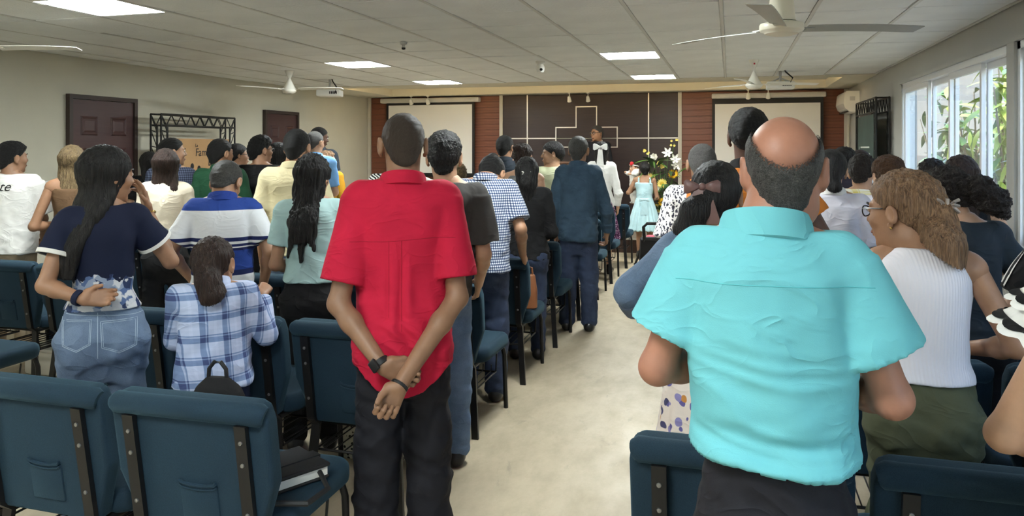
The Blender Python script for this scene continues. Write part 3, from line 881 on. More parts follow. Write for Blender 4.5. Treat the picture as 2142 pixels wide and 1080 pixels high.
# ================================================================== IMPLICIT-SURFACE TOOLKIT (people, hair, clothing, soft things)
def v3(p): return np.array(p, np.float32)
class Field:
    def __init__(self, h):
        self.h = h; self.ops = []
    def rc(self, a, b, ra, rb, k=.02, op='u'):
        a, b = v3(a), v3(b); m = max(ra, rb)
        ab = b - a; L2 = float(ab @ ab) + 1e-9
        def fn(x, y, z):
            t = ((x - a[0]) * ab[0] + (y - a[1]) * ab[1] + (z - a[2]) * ab[2]) / L2
            t = np.clip(t, 0, 1)
            return np.sqrt((x - a[0] - t * ab[0])**2 + (y - a[1] - t * ab[1])**2 + (z - a[2] - t * ab[2])**2) - (ra + (rb - ra) * t)
        self.ops.append((np.minimum(a, b) - m, np.maximum(a, b) + m, fn, k, op)); return self
    def chain(self, pts, rs, k=.02, op='u'):
        for i in range(len(pts) - 1): self.rc(pts[i], pts[i+1], rs[i], rs[i+1], k, op)
        return self
    def cone(self, a, b, ra, rb, k=.02, op='u'):
        """flat-ended cone"""
        a, b = v3(a), v3(b); m = max(ra, rb)
        ab = b - a; L = float(np.linalg.norm(ab)) + 1e-9; n = ab / L
        def fn(x, y, z):
            t = (x - a[0]) * n[0] + (y - a[1]) * n[1] + (z - a[2]) * n[2]
            r = np.sqrt(np.maximum((x - a[0])**2 + (y - a[1])**2 + (z - a[2])**2 - t * t, 0))
            return np.maximum(r - (ra + (rb - ra) * np.clip(t / L, 0, 1)), np.maximum(-t, t - L))
        self.ops.append((np.minimum(a, b) - m, np.maximum(a, b) + m, fn, k, op)); return self
    def ell(self, c, r, k=.02, op='u', R=None):
        c, r = v3(c), v3(r); m = float(r.max())
        Rm = None if R is None else np.array(Euler(R).to_matrix().transposed(), np.float32)
        def fn(x, y, z):
            X, Y, Z = x - c[0], y - c[1], z - c[2]
            if Rm is not None:
                X, Y, Z = (Rm[0,0]*X + Rm[0,1]*Y + Rm[0,2]*Z, Rm[1,0]*X + Rm[1,1]*Y + Rm[1,2]*Z, Rm[2,0]*X + Rm[2,1]*Y + Rm[2,2]*Z)
            k0 = np.sqrt((X/r[0])**2 + (Y/r[1])**2 + (Z/r[2])**2)
            k1 = np.sqrt((X/r[0]**2)**2 + (Y/r[1]**2)**2 + (Z/r[2]**2)**2) + 1e-9
            return k0 * (k0 - 1) / k1
        bb = np.full(3, m, np.float32) if Rm is not None else r
        self.ops.append((c - bb, c + bb, fn, k, op)); return self
    def loft(self, rings, k=.03, op='u', n=2.3, infl=0.0):
        """rings (z, cx, cy, a, b) with z rising"""
        A = np.array(sorted(rings), np.float32); zz = A[:, 0]
        a_ = A[:, 3] + infl; b_ = A[:, 4] + infl
        # smooth resample
        zs = np.linspace(zz[0], zz[-1], 80)
        def sm(v):
            w = np.interp(zs, zz, v)
            for _ in range(3): w[1:-1] = (w[:-2] + 2 * w[1:-1] + w[2:]) / 4
            return w
        cx, cy, a, b = sm(A[:, 1]), sm(A[:, 2]), sm(a_), sm(b_)
        def fn(x, y, z):
            z1 = z.ravel()
            f = lambda v: np.interp(z1, zs, v).astype(np.float32).reshape(z.shape)
            X, Y, aa, bb = np.abs(x - f(cx)), np.abs(y - f(cy)), f(a), f(b)
            q = ((X / aa)**n + (Y / bb)**n)**(1.0 / n)
            d = (q - 1) * np.minimum(aa, bb)
            return np.maximum(d, np.maximum(zs[0] - z, z - zs[-1]))
        lo = v3(((A[:,1]-a_).min(), (A[:,2]-b_).min(), zz[0])); hi = v3(((A[:,1]+a_).max(), (A[:,2]+b_).max(), zz[-1]))
        self.ops.append((lo, hi, fn, k, op)); return self
    def plane(self, p, n, k=.0):
        """keep the side the normal points to"""
        p, n = v3(p), v3(n); n = n / np.linalg.norm(n)
        self.ops.append((None, None, lambda x, y, z: -((x-p[0])*n[0] + (y-p[1])*n[1] + (z-p[2])*n[2]), k, 'i')); return self
    def fn(self, f, lo, hi, k=0, op='u'):
        self.ops.append((v3(lo), v3(hi), f, k, op)); return self
    def solve(self):
        h = self.h; pad = 3 * h + .004
        los = [o[0] for o in self.ops if o[0] is not None and o[4] == 'u']; his = [o[1] for o in self.ops if o[1] is not None and o[4] == 'u']
        lo = np.min(los, axis=0) - pad; hi = np.max(his, axis=0) + pad
        N = np.ceil((hi - lo) / h).astype(int) + 1
        X = (lo[0] + h * np.arange(N[0], dtype=np.float32))[:, None, None]
        Y = (lo[1] + h * np.arange(N[1], dtype=np.float32))[None, :, None]
        Z = (lo[2] + h * np.arange(N[2], dtype=np.float32))[None, None, :]
        D = np.full(N, .08, np.float32)
        for a, b, fn, k, op in self.ops:
            if a is None:
                sl = (slice(None),) * 3
            else:
                m = max(k, 0) * .8 + 2.5 * h
                i0 = np.maximum(np.floor((a - m - lo) / h).astype(int), 0); i1 = np.minimum(np.ceil((b + m - lo) / h).astype(int) + 1, N)
                if np.any(i1 <= i0): continue
                sl = tuple(slice(p, q) for p, q in zip(i0, i1))
            d = fn(X[sl[0]], Y[:, sl[1]], Z[:, :, sl[2]]).astype(np.float32)
            S = D[sl]
            if op == 'u':
                if k > 0:
                    q = np.maximum(k - np.abs(S - d), 0) / k
                    D[sl] = np.minimum(S, d) - q * q * k * .25
                else: D[sl] = np.minimum(S, d)
            else:
                e = -d if op == 's' else d
                if k > 0:
                    q = np.maximum(k - np.abs(S - e), 0) / k
                    D[sl] = np.maximum(S, e) + q * q * k * .25
                else: D[sl] = np.maximum(S, e)
        return surfnet(D, lo, h)

_EDG = [((0,0,0),(1,0,0)),((0,1,0),(1,1,0)),((0,0,1),(1,0,1)),((0,1,1),(1,1,1)),((0,0,0),(0,1,0)),((1,0,0),(1,1,0)),((0,0,1),(0,1,1)),((1,0,1),(1,1,1)),((0,0,0),(0,0,1)),((1,0,0),(1,0,1)),((0,1,0),(0,1,1)),((1,1,0),(1,1,1))]
def surfnet(D, lo, h):
    s = D < 0
    c = np.zeros(tuple(n - 1 for n in D.shape), np.int8)
    for i in (0, 1):
        for j in (0, 1):
            for k in (0, 1):
                c += s[i:D.shape[0]-1+i, j:D.shape[1]-1+j, k:D.shape[2]-1+k]
    ids = np.nonzero((c > 0) & (c < 8))
    n = len(ids[0])
    idx = np.full(c.shape, -1, np.int32); idx[ids] = np.arange(n)
    i, j, k = ids
    P = np.zeros((n, 3), np.float32); C = np.zeros(n, np.float32)
    for a, b in _EDG:
        da = D[i+a[0], j+a[1], k+a[2]]; db = D[i+b[0], j+b[1], k+b[2]]
        m = (da < 0) != (db < 0)
        t = np.where(m, da / np.where(m, da - db, 1), 0)
        for q in range(3):
            P[:, q] += np.where(m, a[q] + t * (b[q] - a[q]), 0)
        C += m
    V = lo + h * (np.stack(ids, 1) + P / np.maximum(C, 1)[:, None])
    F = []
    for ax in range(3):
        u, v = [(1, 2), (2, 0), (0, 1)][ax]
        sa = [slice(None)] * 3; sb = [slice(None)] * 3
        sa[ax] = slice(0, -1); sb[ax] = slice(1, None)
        A, B = s[tuple(sa)], s[tuple(sb)]
        e = np.nonzero(A != B)
        ok = (e[u] > 0) & (e[v] > 0) & (e[u] < D.shape[u] - 1) & (e[v] < D.shape[v] - 1)
        e = [q[ok] for q in e]
        inside = A[tuple(e)]
        def cell(du, dv):
            w = list(e); w[u] = w[u] - du; w[v] = w[v] - dv
            return idx[tuple(w)]
        q = np.stack([cell(1, 1), cell(0, 1), cell(0, 0), cell(1, 0)], 1)
        q = np.where(inside[:, None], q, q[:, ::-1])
        F.append(q)
    F = np.concatenate(F)
    F = F[(F >= 0).all(1)]
    return V.astype(np.float32), F

def normals(V, F):
    a, b, c_, d = V[F[:,0]], V[F[:,1]], V[F[:,2]], V[F[:,3]]
    fn = np.cross(c_ - a, d - b)
    N = np.zeros_like(V)
    for k in range(4):
        for q in range(3): N[:, q] += np.bincount(F[:, k], fn[:, q], len(V))
    return N / (np.linalg.norm(N, axis=1, keepdims=True) + 1e-9)

def relax(V, F, it=2):
    for _ in range(it):
        S = np.zeros_like(V); C = np.zeros(len(V), np.float32)
        for k in range(4):
            a, b = F[:, k], F[:, (k+1) % 4]
            for q in range(3):
                S[:, q] += np.bincount(a, V[b][:, q], len(V)) + np.bincount(b, V[a][:, q], len(V))
            C += np.bincount(a, minlength=len(V)) + np.bincount(b, minlength=len(V))
        V = V * .5 + .5 * S / C[:, None]
    return V

def waves(V, seed, lam=(.06, .2), n=7, stretch=(1, 1, 1)):
    """smooth pseudo-random scalar field, roughly -1..1"""
    rg = np.random.RandomState(seed)
    o = np.zeros(len(V), np.float32)
    W = V * v3(stretch)
    for i in range(n):
        d = rg.normal(size=3); d /= np.linalg.norm(d)
        f = 2 * PI / rg.uniform(*lam)
        ph = rg.uniform(0, 2 * PI)
        o += np.sin(W @ d.astype(np.float32) * f + ph + 1.3 * np.sin(W @ rg.normal(size=3).astype(np.float32) * f * .35))
    return o / n ** .5 * .9
def ridge(x): return 1 - 2 * np.abs(np.sin(x))
# ================================================================== PEOPLE
def skin_mat(key, c):
    k = 'skin_' + key
    if k in _mats: return _mats[k]
    m = NM(k, c, .48, 0, .4)
    f = m.noise(14, 4, .6)
    m.color(m.ramp(f, [(.3, tuple(q * .86 for q in c)), (.7, tuple(min(1, q * 1.1) for q in c))]))
    m.b.inputs['Subsurface Weight'].default_value = .0
    m.bump(m.noise(260, 3), .12, .0015)
    _mats[k] = m.m; return m.m
SK = {'light': (.46, .265, .165), 'tan': (.33, .175, .102), 'brown': (.26, .140, .082), 'dark': (.10, .047, .029), 'ruddy': (.34, .155, .10), 'olive': (.30, .16, .095)}
def hair_mat(key, c0, c1, z=5, scale=1.0):
    k = 'hair_' + key
    if k in _mats: return _mats[k]
    c0 = tuple(q * .7 for q in c0); c1 = tuple(q * .75 for q in c1)
    m = NM(k, c0, .5, 0, .28)
    f = m.noise(28 * scale, 4, .65, m.map((3, 3, .45 if z else 3)), .3)
    g_ = m.noise(75 * scale, 2, .6, m.map((3.2, 3.2, .25 if z else 3)))
    m.color(m.mix(.5, m.ramp(f, [(.32, c0), (.68, c1)]), m.ramp(g_, [(.35, c0), (.65, c1)])))
    m.bump(g_, 1.0, .010)
    at_ = m.n('Attribute', attribute_name='dens').outputs['Fac']
    fz = m.noise(230 * max(1, scale * .6), 1, .5)
    al = m.n('MapRange', {0: m.math('SUBTRACT', m.math('MULTIPLY', at_, 1.3), fz), 1: -.10, 2: .12}).outputs[0]
    m.set(m.b.inputs['Alpha'], al)
    _mats[k] = m.m; return m.m
HM = {'black': hair_mat('black', (.005, .005, .006), (.022, .020, .020)), 'crop': hair_mat('crop', (.006, .006, .007), (.025, .024, .024), 0, 2.2),
      'brown': hair_mat('brown', (.012, .007, .006), (.055, .028, .020)), 'grey': hair_mat('grey', (.02, .02, .02), (.17, .165, .155), 0, 2.0),
      'salt': hair_mat('salt', (.03, .028, .027), (.26, .25, .24), 0, 2.2), 'stubble': hair_mat('stubble', (.085, .062, .050), (.15, .115, .095), 0, 3.5),
      'blonde': hair_mat('blonde', (.05, .028, .014), (.38, .27, .14)), 'honey': hair_mat('honey', (.075, .038, .020), (.44, .26, .145)),
      'fuzzy': hair_mat('fuzzy', (.03, .014, .008), (.16, .078, .035), 0, 1.2), 'curly': hair_mat('curly', (.008, .006, .005), (.045, .032, .026), 0, 1.0)}
M_EYEW = plain('eye_white', (.7, .68, .64), .3); M_IRIS = plain('eye_dark', (.02, .012, .01), .2); M_LIP = plain('lip', (.27, .10, .085), .45)
M_BROW = plain('eyebrow', (.015, .011, .009), .7)
M_SHOE = plain('black_shoe', (.012, .012, .013), .35, 0, .5)
M_RIM = plain('spectacle_rim', (.02, .02, .02), .3, 0, .5)
LOD = [dict(head=.0042, hair=.0042, arm=.0036, tor=.014, gar=.0065), dict(head=.0065, hair=.0065, arm=.0065, tor=.018, gar=.0095), dict(head=.0085, hair=.009, arm=.010, tor=.022, gar=.0135)]
RM = [(.455,.150,.105,0),(.50,.168,.120,-.008),(.56,.160,.113,.0),(.62,.155,.110,.008),(.69,.166,.115,.004),(.75,.178,.118,0),(.785,.178,.108,-.006),(.81,.150,.086,-.01),(.83,.098,.070,-.008),(.85,.062,.060,0)]
RW = [(.455,.158,.118,-.010),(.50,.176,.130,-.014),(.56,.158,.114,-.002),(.62,.130,.098,.004),(.69,.138,.104,.004),(.75,.152,.118,.01),(.785,.150,.102,.0),(.81,.128,.080,-.008),(.83,.084,.066,-.008),(.85,.055,.055,0)]
def lerp(a, b, t): return tuple(p + (q - p) * t for p, q in zip(a, b))

def add_hand(F, p, d, n, s, curl=(25, 30, 20), sc=1.0, thumb=(.55, .35), spread=1.0):
    d = Vector(d).normalized(); n = Vector(n); n = (n - d * n.dot(d)).normalized()
    th = d.cross(n) * s
    p = Vector(p)
    kn = []
    for i, (o, ln, kk) in enumerate(((.030, .072, .088), (.010, .080, .092), (-.010, .075, .088), (-.028, .060, .080))):
        b = p + d * kk * sc + th * o * sc * spread
        kn.append(b)
        F.rc(p + d * .012 * sc + th * o * .55 * sc, b, .0155 * sc, .0125 * sc, .012)
        cd = d.copy(); q = b
        c3 = curl[i] if isinstance(curl[0], (list, tuple)) else curl
        ax = d.cross(n)
        ang = 0
        for j, (fr, rr) in enumerate(((.45, .0098), (.32, .0088), (.23, .0078))):
            ang += math.radians(c3[j])
            cd = d * math.cos(ang) + n * math.sin(ang)
            q2 = q + cd * ln * fr * sc
            F.rc(q, q2, rr * sc, (rr - .0008) * sc, .004)
            q = q2
    tb = p + d * .022 * sc + th * .028 * sc
    t1 = tb + (th * thumb[0] + d * .75 + n * thumb[1]).normalized() * .040 * sc
    t2 = t1 + (th * thumb[0] * .3 + d * .9 + n * (thumb[1] + .25)).normalized() * .030 * sc
    F.rc(p + d * .01 * sc, tb, .017 * sc, .016 * sc, .014); F.rc(tb, t1, .0145 * sc, .0115 * sc, .008); F.rc(t1, t2, .011 * sc, .009 * sc, .004)

def hair_ops(F, kind, P):
    """hair volume in head space"""
    th = P.get('th', .012)
    def cap(t=th, dz=0, dy=0): F.ell((0, -.014 + dy, .033 + dz), (.0765 + t, .098 + t, .087 + t), .0)
    if kind in ('short', 'crop'):
        nz, fz = P.get('nape', -.085), P.get('front', .078)
        cap()
        if P.get('vol'):
            v = P['vol']; F.ell((0, .01, .07), (.07 + v * .5, .085 + v * .4, .05 + v), .03)
        F.rc((0, -.062, -.01), (0, -.062, -.055), .062 + th * .6, .050, .02)
        p0 = (0, -.086, nz); p1 = (0, .088, fz)
        dy, dz = p1[1] - p0[1], p1[2] - p0[2]
        F.plane(p0, (0, -dz, dy), .012)
        for s in (-1, 1):
            F.rc((s * .078, .03, .02), (s * .078, .022, -.012), .008, .006, .008)
            F.ell((s * .091, -.010, -.012), (.024, .027, .040), .006, 's')
    elif kind == 'baldtop':
        cap(.006)
        F.rc((0, -.062, -.01), (0, -.062, -.058), .066, .052, .02)
        F.plane((0, -.086, -.092), (0, -.165, .175), .012)
        F.ell((0.006, -.044, .100), (.068, .112, .080), .012, 's', R=(.62, 0, 0))
        for s in (-1, 1): F.ell((s * .091, -.010, -.012), (.024, .027, .040), .006, 's')
    elif kind == 'shaved':
        F.ell((0, -.012, .030), (.0785, .099, .090), .0)
        F.rc((0, -.056, -.01), (0, -.056, -.045), .060, .052, .02)
        F.plane((0, -.086, -.075), (0, -.16, .17), .01)
        for s in (-1, 1): F.ell((s * .091, -.010, -.012), (.024, .027, .040), .006, 's')
    elif kind in ('long', 'tied', 'bun', 'tail', 'clip'):
        cap(P.get('th', .014))
        if kind == 'long' or kind == 'clip':
            L = P.get('L', .30); wd = P.get('wd', .095); y0 = P.get('y0', -.06)
            dx = P.get('dx', 0); dyb = P.get('dyb', -.03)
            F.loft([(-L, dx, y0 + dyb, wd * P.get('end', .75), .024), (-L * .7, dx * .8, y0 + dyb, wd * 1.02, .036), (-.14, dx * .2, y0 - .005, wd, .050), (-.06, 0, y0 + .02, .090, .068), (.04, 0, -.02, .086, .096)], .03, n=2.4)
        else:
            F.rc((0, -.055, -.01), (0, -.06, -.055), .066, .05, .025)
        if kind == 'long' or kind == 'clip':
            F.plane((0, P.get('face', .040), -.06), (0, -.125, .050), .02)
        else:
            F.plane((0, -.088, P.get('nape', -.092)), (0, -.16, .18), .014)
            for s in (-1, 1): F.ell((s * .091, -.008, -.014), (.024, .027, .040), .006, 's')
        if kind == 'bun':
            F.ell(P.get('bc', (0, -.115, .045)), P.get('br', (.048, .042, .045)), .018)
        if kind in ('tail', 'tied', 'clip') and P.get('path'):
            F.chain(P['path'], P['rs'], .03)
    if P.get('extra'):
        for a, b, ra, rb in P['extra']: F.rc(a, b, ra, rb, .03)

def head_field(h, neck_b, fem, fat=0.0):
    F = Field(h); ef = .84 if fem else 1.0
    F.ell((0, -.012, .030), (.0765, .097, .088))
    F.ell((0, .030, -.030), (.0600 + fat, .066, .084), .03)
    F.ell((0, .022, -.072), (.050 + fat * 1.3, .056, .040), .03)
    F.ell((0, .078, -.098), (.020, .016, .016), .02)
    if fat: F.ell((0, -.01, -.085), (.062 + fat, .066, .045), .03)
    F.rc((0, .088, .022), (0, .110, -.018), .007, .0115, .012)
    for s in (-1, 1):
        F.ell((s * .011, .099, -.022), (.009, .011, .008), .006)
        F.ell((s * .030, .096, .016), (.020, .014, .012), .008, 's')
        F.ell((s * .030, .082, .013), (.014, .013, .0115), .004)
        F.rc((s * .012, .091, .032), (s * .045, .078, .032), .006, .005, .012)
        F.ell((s * .042, .062, -.022), (.020, .024, .022), .02)
        F.ell((s * .086, -.012, -.004), (.0090, .021 * ef, .035 * ef), .006, R=(-.15, 0, -s * .38))
        F.ell((s * .094, -.008, .0), (.006, .012, .021), .004, 's', R=(-.15, 0, -s * .38))
        F.ell((s * .081, .000, -.037), (.007, .009, .010), .008)
    F.ell((0, .093, -.054), (.024, .012, .007), .008); F.ell((0, .091, -.066), (.021, .012, .008), .006)
    F.rc((0, -.024, -.045), neck_b, (.052 if fem else .058) + fat * .8, (.054 if fem else .064) + fat, .03)
    return F

PEOPLE = []
def person(label, pos, H, rot=0., fem=False, w=1., dp=1., lean=0., hd=(0, 0, 0), hrot=(0, 0, 0), skin='tan', hair=('short', {}), hmat='crop', top=None, bot=None,
           arms=('front', 'front'), lod=1, face=False, glasses=False, z0=0., fat=0., hs=None, belly=0., hcurl=0., side=0., shoe=None, legs=True, group=None, hip=None):
    hip = (hip or w) * .92; w *= .84
    Ht = H; H = H * 1.02
    L = LOD[lod]; s = H / 1.70; sk = skin_mat(skin, SK[skin])
    root = empty('person', (pos[0], pos[1], z0), math.radians(rot), label, 'person', group)
    hipz = .52 * H
    def bend(z): return lean * max(0., (z - hipz) / (.31 * H)) ** 1.35
    def sidef(z): return side * max(0., (z - hipz) / (.31 * H)) ** 1.2
    rings0 = RW if fem else RM
    rings = [(z * H, sidef(z * H), cy * s + bend(z * H), a * s * (w + (hip - w) * max(0., min(1., (.62 - z) / .08))), b * s * dp * (1 + (belly if .5 < z < .72 else belly * .3))) for z, a, b, cy in rings0]
    shw = (.097 if fem else .106) * H * w
    shz = .795 * H
    ar = .046 * s * (w * .5 + .52) * (.9 if fem else 1.0)
    SH = [Vector((q * shw + sidef(shz), bend(shz) - .008, shz)) for q in (-1, 1)]
    # ---- arms
    AP = []
    for i, q in enumerate((-1, 1)):
        A = arms[i]
        if isinstance(A, str):
            sx = sidef(shz); by = bend(shz)
            A = {'down': dict(e=(q * (shw + .055) + sx, by * .8 - .035, .622 * H), w=(q * (shw + .06) + sx, by * .7 + .05, .47 * H)),
                 'front': dict(e=(q * (shw + .05) + sx, by - .01, .62 * H), w=(q * .07 + sx, by + .21, .585 * H)),
                 'chest': dict(e=(q * (shw + .05) + sx, by + .02, .63 * H), w=(q * .05 + sx, by + .19, .72 * H)),
                 'rest': dict(e=(q * (shw + .05) + sx, by + .06, .625 * H), w=(q * (shw - .02) + sx, by + .28, .53 * H)),
                 'behind': dict(e=(q * (shw + .07) + sx, by - .09, .63 * H), w=(q * .05 + sx, by - .17, .52 * H))}[A]
        AP.append(A)
    meshes = []
    # torso and legs
    F = Field(L['tor'])
    F.loft(rings, .03, infl=-.013)
    for q, S_ in zip((-1, 1), SH):
        F.ell(S_, (ar * 1.15,) * 3, .05)
        F.rc((sidef(.845*H), bend(.845 * H) - .012, .838 * H), (S_.x * .8, S_.y, .812 * H), .042 * s, .036 * s, .04)
    HIP = [(q * .086 * s * hip, -.004, .49 * H) for q in (-1, 1)]
    KN = [(q * .092 * s, .012, .28 * H) for q in (-1, 1)]
    AN = [(q * .095 * s, -.02, .05 * H) for q in (-1, 1)]
    lw = (.85 * hip + .17)
    if legs:
        for a, b, c_ in zip(HIP, KN, AN):
            F.rc(a, b, .072 * s * lw, .050 * s * lw, .02); F.rc(b, c_, .050 * s * lw, .034 * s * lw, .02)
            F.rc((c_[0], c_[1] - .02, .035 * s), (c_[0] * 1.1, c_[1] + .15 * s, .025 * s), .032 * s, .026 * s, .02)
    meshes.append(F.solve())
    # arms with hands
    for i, q in enumerate((-1, 1)):
        A = AP[i]; E_, W_ = Vector(A['e']), Vector(A['w'])
        F = Field(L['arm'])
        F.rc(SH[i], E_, ar, ar * .86, .02)
        m_ = E_.lerp(W_, .3)
        F.rc(E_, m_, ar * .84, ar * .86, .02); F.rc(m_, W_, ar * .84, ar * .58, .02)
        d = (Vector(A['hd']) if 'hd' in A else (W_ - E_)).normalized()
        n = Vector(A.get('palm', (-q, 0, 0) if abs(d.x) < .8 else (0, -1, 0)))
        if abs(n.normalized().dot(d)) > .95: n = Vector((0, 0, -1)) if abs(d.z) < .9 else Vector((0, 1, 0))
        hsx = s * (.94 if fem else 1.0) * A.get('hs', 1.0)
        add_hand(F, W_, d, n, q, A.get('curl', (28, 35, 25)), hsx, A.get('thumb', (.55, .35)), A.get('spread', 1.0))
        meshes.append(F.solve())
    # head
    if hs is None: hs = (H / 1.70) ** .45 * (.97 if fem else 1.0)
    yaw, pit, rol = [math.radians(a) for a in hrot]
    R = Matrix.Rotation(yaw, 3, 'Z') @ Matrix.Rotation(-pit, 3, 'X') @ Matrix.Rotation(rol, 3, 'Y')
    HC = Vector((hd[0] + sidef(.88 * H), bend(.86 * H) + .018 * s + hd[1], Ht - .118 * hs + hd[2]))
    nb = R.transposed() @ (Vector((sidef(.82*H), bend(.82 * H) - .012, .822 * H)) - HC) / hs
    Rn = np.array(R, np.float32); Hn = v3(HC)
    def tow(V): return (V * hs) @ Rn.T + Hn
    V, Q = head_field(L['head'], tuple(nb), fem, fat).solve()
    V = relax(V, Q, 1)
    meshes.append((tow(V), Q))
    Vs, Fs, o = [], [], 0
    for V, Q in meshes:
        Vs.append(V); Fs.append(Q + o); o += len(V)
    obj('body', npmesh('body', np.concatenate(Vs), np.concatenate(Fs)), sk, root)
    # ---- hair
    hair_o = None
    if hair:
        F = Field(L['hair']); hair_ops(F, *hair)
        V, Q = F.solve(); V = relax(V, Q, 1)
        N = normals(V, Q)
        a = hair[1].get('rough', .0018)
        if hcurl:
            V = V + N * (hcurl * waves(V, 5, (.018, .05), 8))[:, None] + N * (hcurl * .5 * waves(V, 9, (.010, .02), 6))[:, None]
        elif hair[0] in ('long', 'clip', 'tail', 'tied', 'bun'):
            V = V + N * (a * (1.5 if hair[0] in ('long', 'clip') else .75) * waves(V, 3, (.010, .03), 8, (1, 1, .12)))[:, None]
        else:
            V = V + N * (a * .6 * waves(V, 4, (.012, .03), 8))[:, None]
        dn = np.ones(len(V), np.float32)
        if hair[0] in ('short', 'crop', 'baldtop', 'shaved', 'tied', 'bun', 'tail'):
            p0, p1 = ((-.086, hair[1].get('nape', -.085)), (.088, hair[1].get('front', .078)))
            dy_, dz_ = p1[0] - p0[0], p1[1] - p0[1]; l_ = math.hypot(dy_, dz_)
            dist = (-(V[:, 1] - p0[0]) * dz_ + (V[:, 2] - p0[1]) * dy_) / l_
            dn = np.clip(dist / (.022 if hair[0] != 'shaved' else .035) + .15, 0, 1)
            if hair[0] == 'baldtop':
                Rm = np.array(Euler((.62, 0, 0)).to_matrix(), np.float32)
                q_ = (V - v3((.006, -.044, .100))) @ Rm / v3((.068, .112, .080))
                dn = np.minimum(dn, np.clip((np.linalg.norm(q_, axis=1) - 1.0) / .42 + .12, 0, 1)) * np.clip(1.15 - (V[:, 2] - .055) / .05, 0, 1)
            if hair[0] == 'shaved': dn *= .92
        me_ = npmesh('hair', tow(V), Q)
        me_.attributes.new('dens', 'FLOAT', 'POINT').data.foreach_set('value', dn.astype(np.float32))
        hair_o = obj('hair', me_, HM[hmat], root)
    # ---- face details
    def hp(p): return HC + R @ (Vector(p) * hs)
    if face:
        for q in (-1, 1):
            ey = MB().lathe([(.0, -.011), (.006, -.0095), (.0105, -.004), (.0115, 0), (.0105, .004), (.006, .0095), (.0, .011)], 12, Matrix.Translation(hp((q * .030, .0855, .013))) @ R.to_4x4() @ Matrix.Scale(hs, 4)).build('eye', M_EYEW, root, True)
            MB().lathe([(.0, .0), (.0055, .0), (.0045, .002), (.0, .003)], 12, Matrix.Translation(hp((q * .031, .0955, .013))) @ R.to_4x4() @ Matrix.Rotation(-PI / 2, 4, 'X') @ Matrix.Scale(hs, 4)).build('iris', M_IRIS, ey, True)
            MB().tube([hp((q * .013, .099, .030)), hp((q * .030, .097, .035)), hp((q * .050, .082, .031))], [.0035, .004, .002], 6).build('eyebrow', M_BROW, root, True)
        MB().tube([hp((-.020, .097, -.060)), hp((-.006, .1045, -.0585)), hp((.006, .1045, -.0585)), hp((.020, .097, -.060))], [.002, .0045, .0045, .002], 8).build('lips', M_LIP, root, True)
    if glasses:
        g_ = MB()
        for q in (-1, 1):
            ring = [hp((q * .031 + .023 * math.cos(t), .106 - abs(.023 * math.cos(t)) * .2, .010 + .017 * math.sin(t))) for t in np.linspace(0, 2 * PI, 17)]
            g_.tube(ring, .0022 * (1.4 if lod else 1), 6, False)
            g_.tube([hp((q * .053, .100, .018)), hp((q * .076, .06, .018)), hp((q * .083, -.005, .014))], .0022 * (1.4 if lod else 1), 6)
        g_.tube([hp((-.009, .108, .014)), hp((.009, .108, .014))], .002, 6)
        g_.build('spectacles', M_RIM, root, True)
    # ---- clothing
    nodes = dict(root=root, SH=SH, AP=AP, hp=hp, R=R, HC=HC, hs=hs, rings=rings, tow=tow, hair=hair_o, H=H, s=s, bend=bend, sk=sk)
    if bot:
        F = Field(L['gar'])
        e_ = bot.get('ease', .014)
        wz = bot.get('waist', .595) * H
        if top: wz = min(wz, (top.get('hem', .47) + .035) * H) if top.get('hem', .47) > .56 else wz
        if bot.get('skirt'):
            hz = bot['skirt'] * H; fl = bot.get('flare', .10)
            rr = [g for g in rings if hz < g[0] < wz and g[0] > .5 * H]
            wr_ = [np.interp(wz, [g[0] for g in rings], [g[k] for g in rings]) for k in range(5)]
            hp_ = [np.interp(.5 * H, [g[0] for g in rings], [g[k] for g in rings]) for k in range(5)]
            rg = [(wz, wr_[1], wr_[2], wr_[3] + e_, wr_[4] + e_), (.5 * H, hp_[1], hp_[2], max(hp_[3], wr_[3] + fl * .4) + e_, max(hp_[4], wr_[4] + fl * .35) + e_), (hz, 0, 0, hp_[3] + fl + e_, hp_[4] + fl + e_)]
            F.loft(rg, .02, n=2.1)
        else:
            rg = [g for g in rings if g[0] < wz] + [tuple([wz] + [float(np.interp(wz, [g[0] for g in rings], [g[k] for g in rings])) for k in range(1, 5)])]
            pe = min(e_, top.get('ease', .018) - .018)
            hb = [float(np.interp(.46 * H, [g[0] for g in rings], [g[k] for g in rings])) for k in range(5)]
            rg = [(.385 * H, 0, 0, hb[3] * .80, hb[4] * .62), (.425 * H, 0, -.004, hb[3] * .93, hb[4] * .82)] + rg
            F.loft(rg, .03, infl=pe)
            for a, b, c_ in zip(HIP, KN, AN):
                q = 1 if a[0] > 0 else -1
                F.ell((q * .078 * s * hip, -.058 * s * dp, .487 * H), (.085 * s * hip + pe * .5, .082 * s * dp + pe * .5 - (.012 if pe < e_ else 0), .090 * s), .05)
                F.rc(a, b, .086 * s * lw + pe, .060 * s * lw + e_ * 1.3, .03)
                F.rc(b, c_, .060 * s * lw + e_ * 1.3, .046 * s * lw + e_ * bot.get('cuff', 1.4), .03)
            F.plane((0, 0, bot.get('ankle', .035)), (0, 0, 1))
        F.plane((0, 0, wz), (0, 0, -1))
        V, Q = F.solve(); V = relax(V, Q, 1); N = normals(V, Q)
        am = bot.get('wr', .004)
        if bot.get('skirt'):
            an = np.arctan2(V[:, 0], V[:, 1]); t = np.clip((wz - V[:, 2]) / (wz - hz), 0, 1)
            V = V + N * (bot.get('pleat', .012) * t * np.sin(an * bot.get('np', 16) + 1.2 * np.sin(an * 3)))[:, None]
        else:
            t = waves(V, 11, (.07, .2), 7, (.7, .7, 1.4))
            V = V + N * (am * t + am * .5 * ridge(V[:, 2] * 38 + 2 * np.sin(V[:, 0] * 20 + V[:, 1] * 8)) * np.clip(t, 0, 1))[:, None]
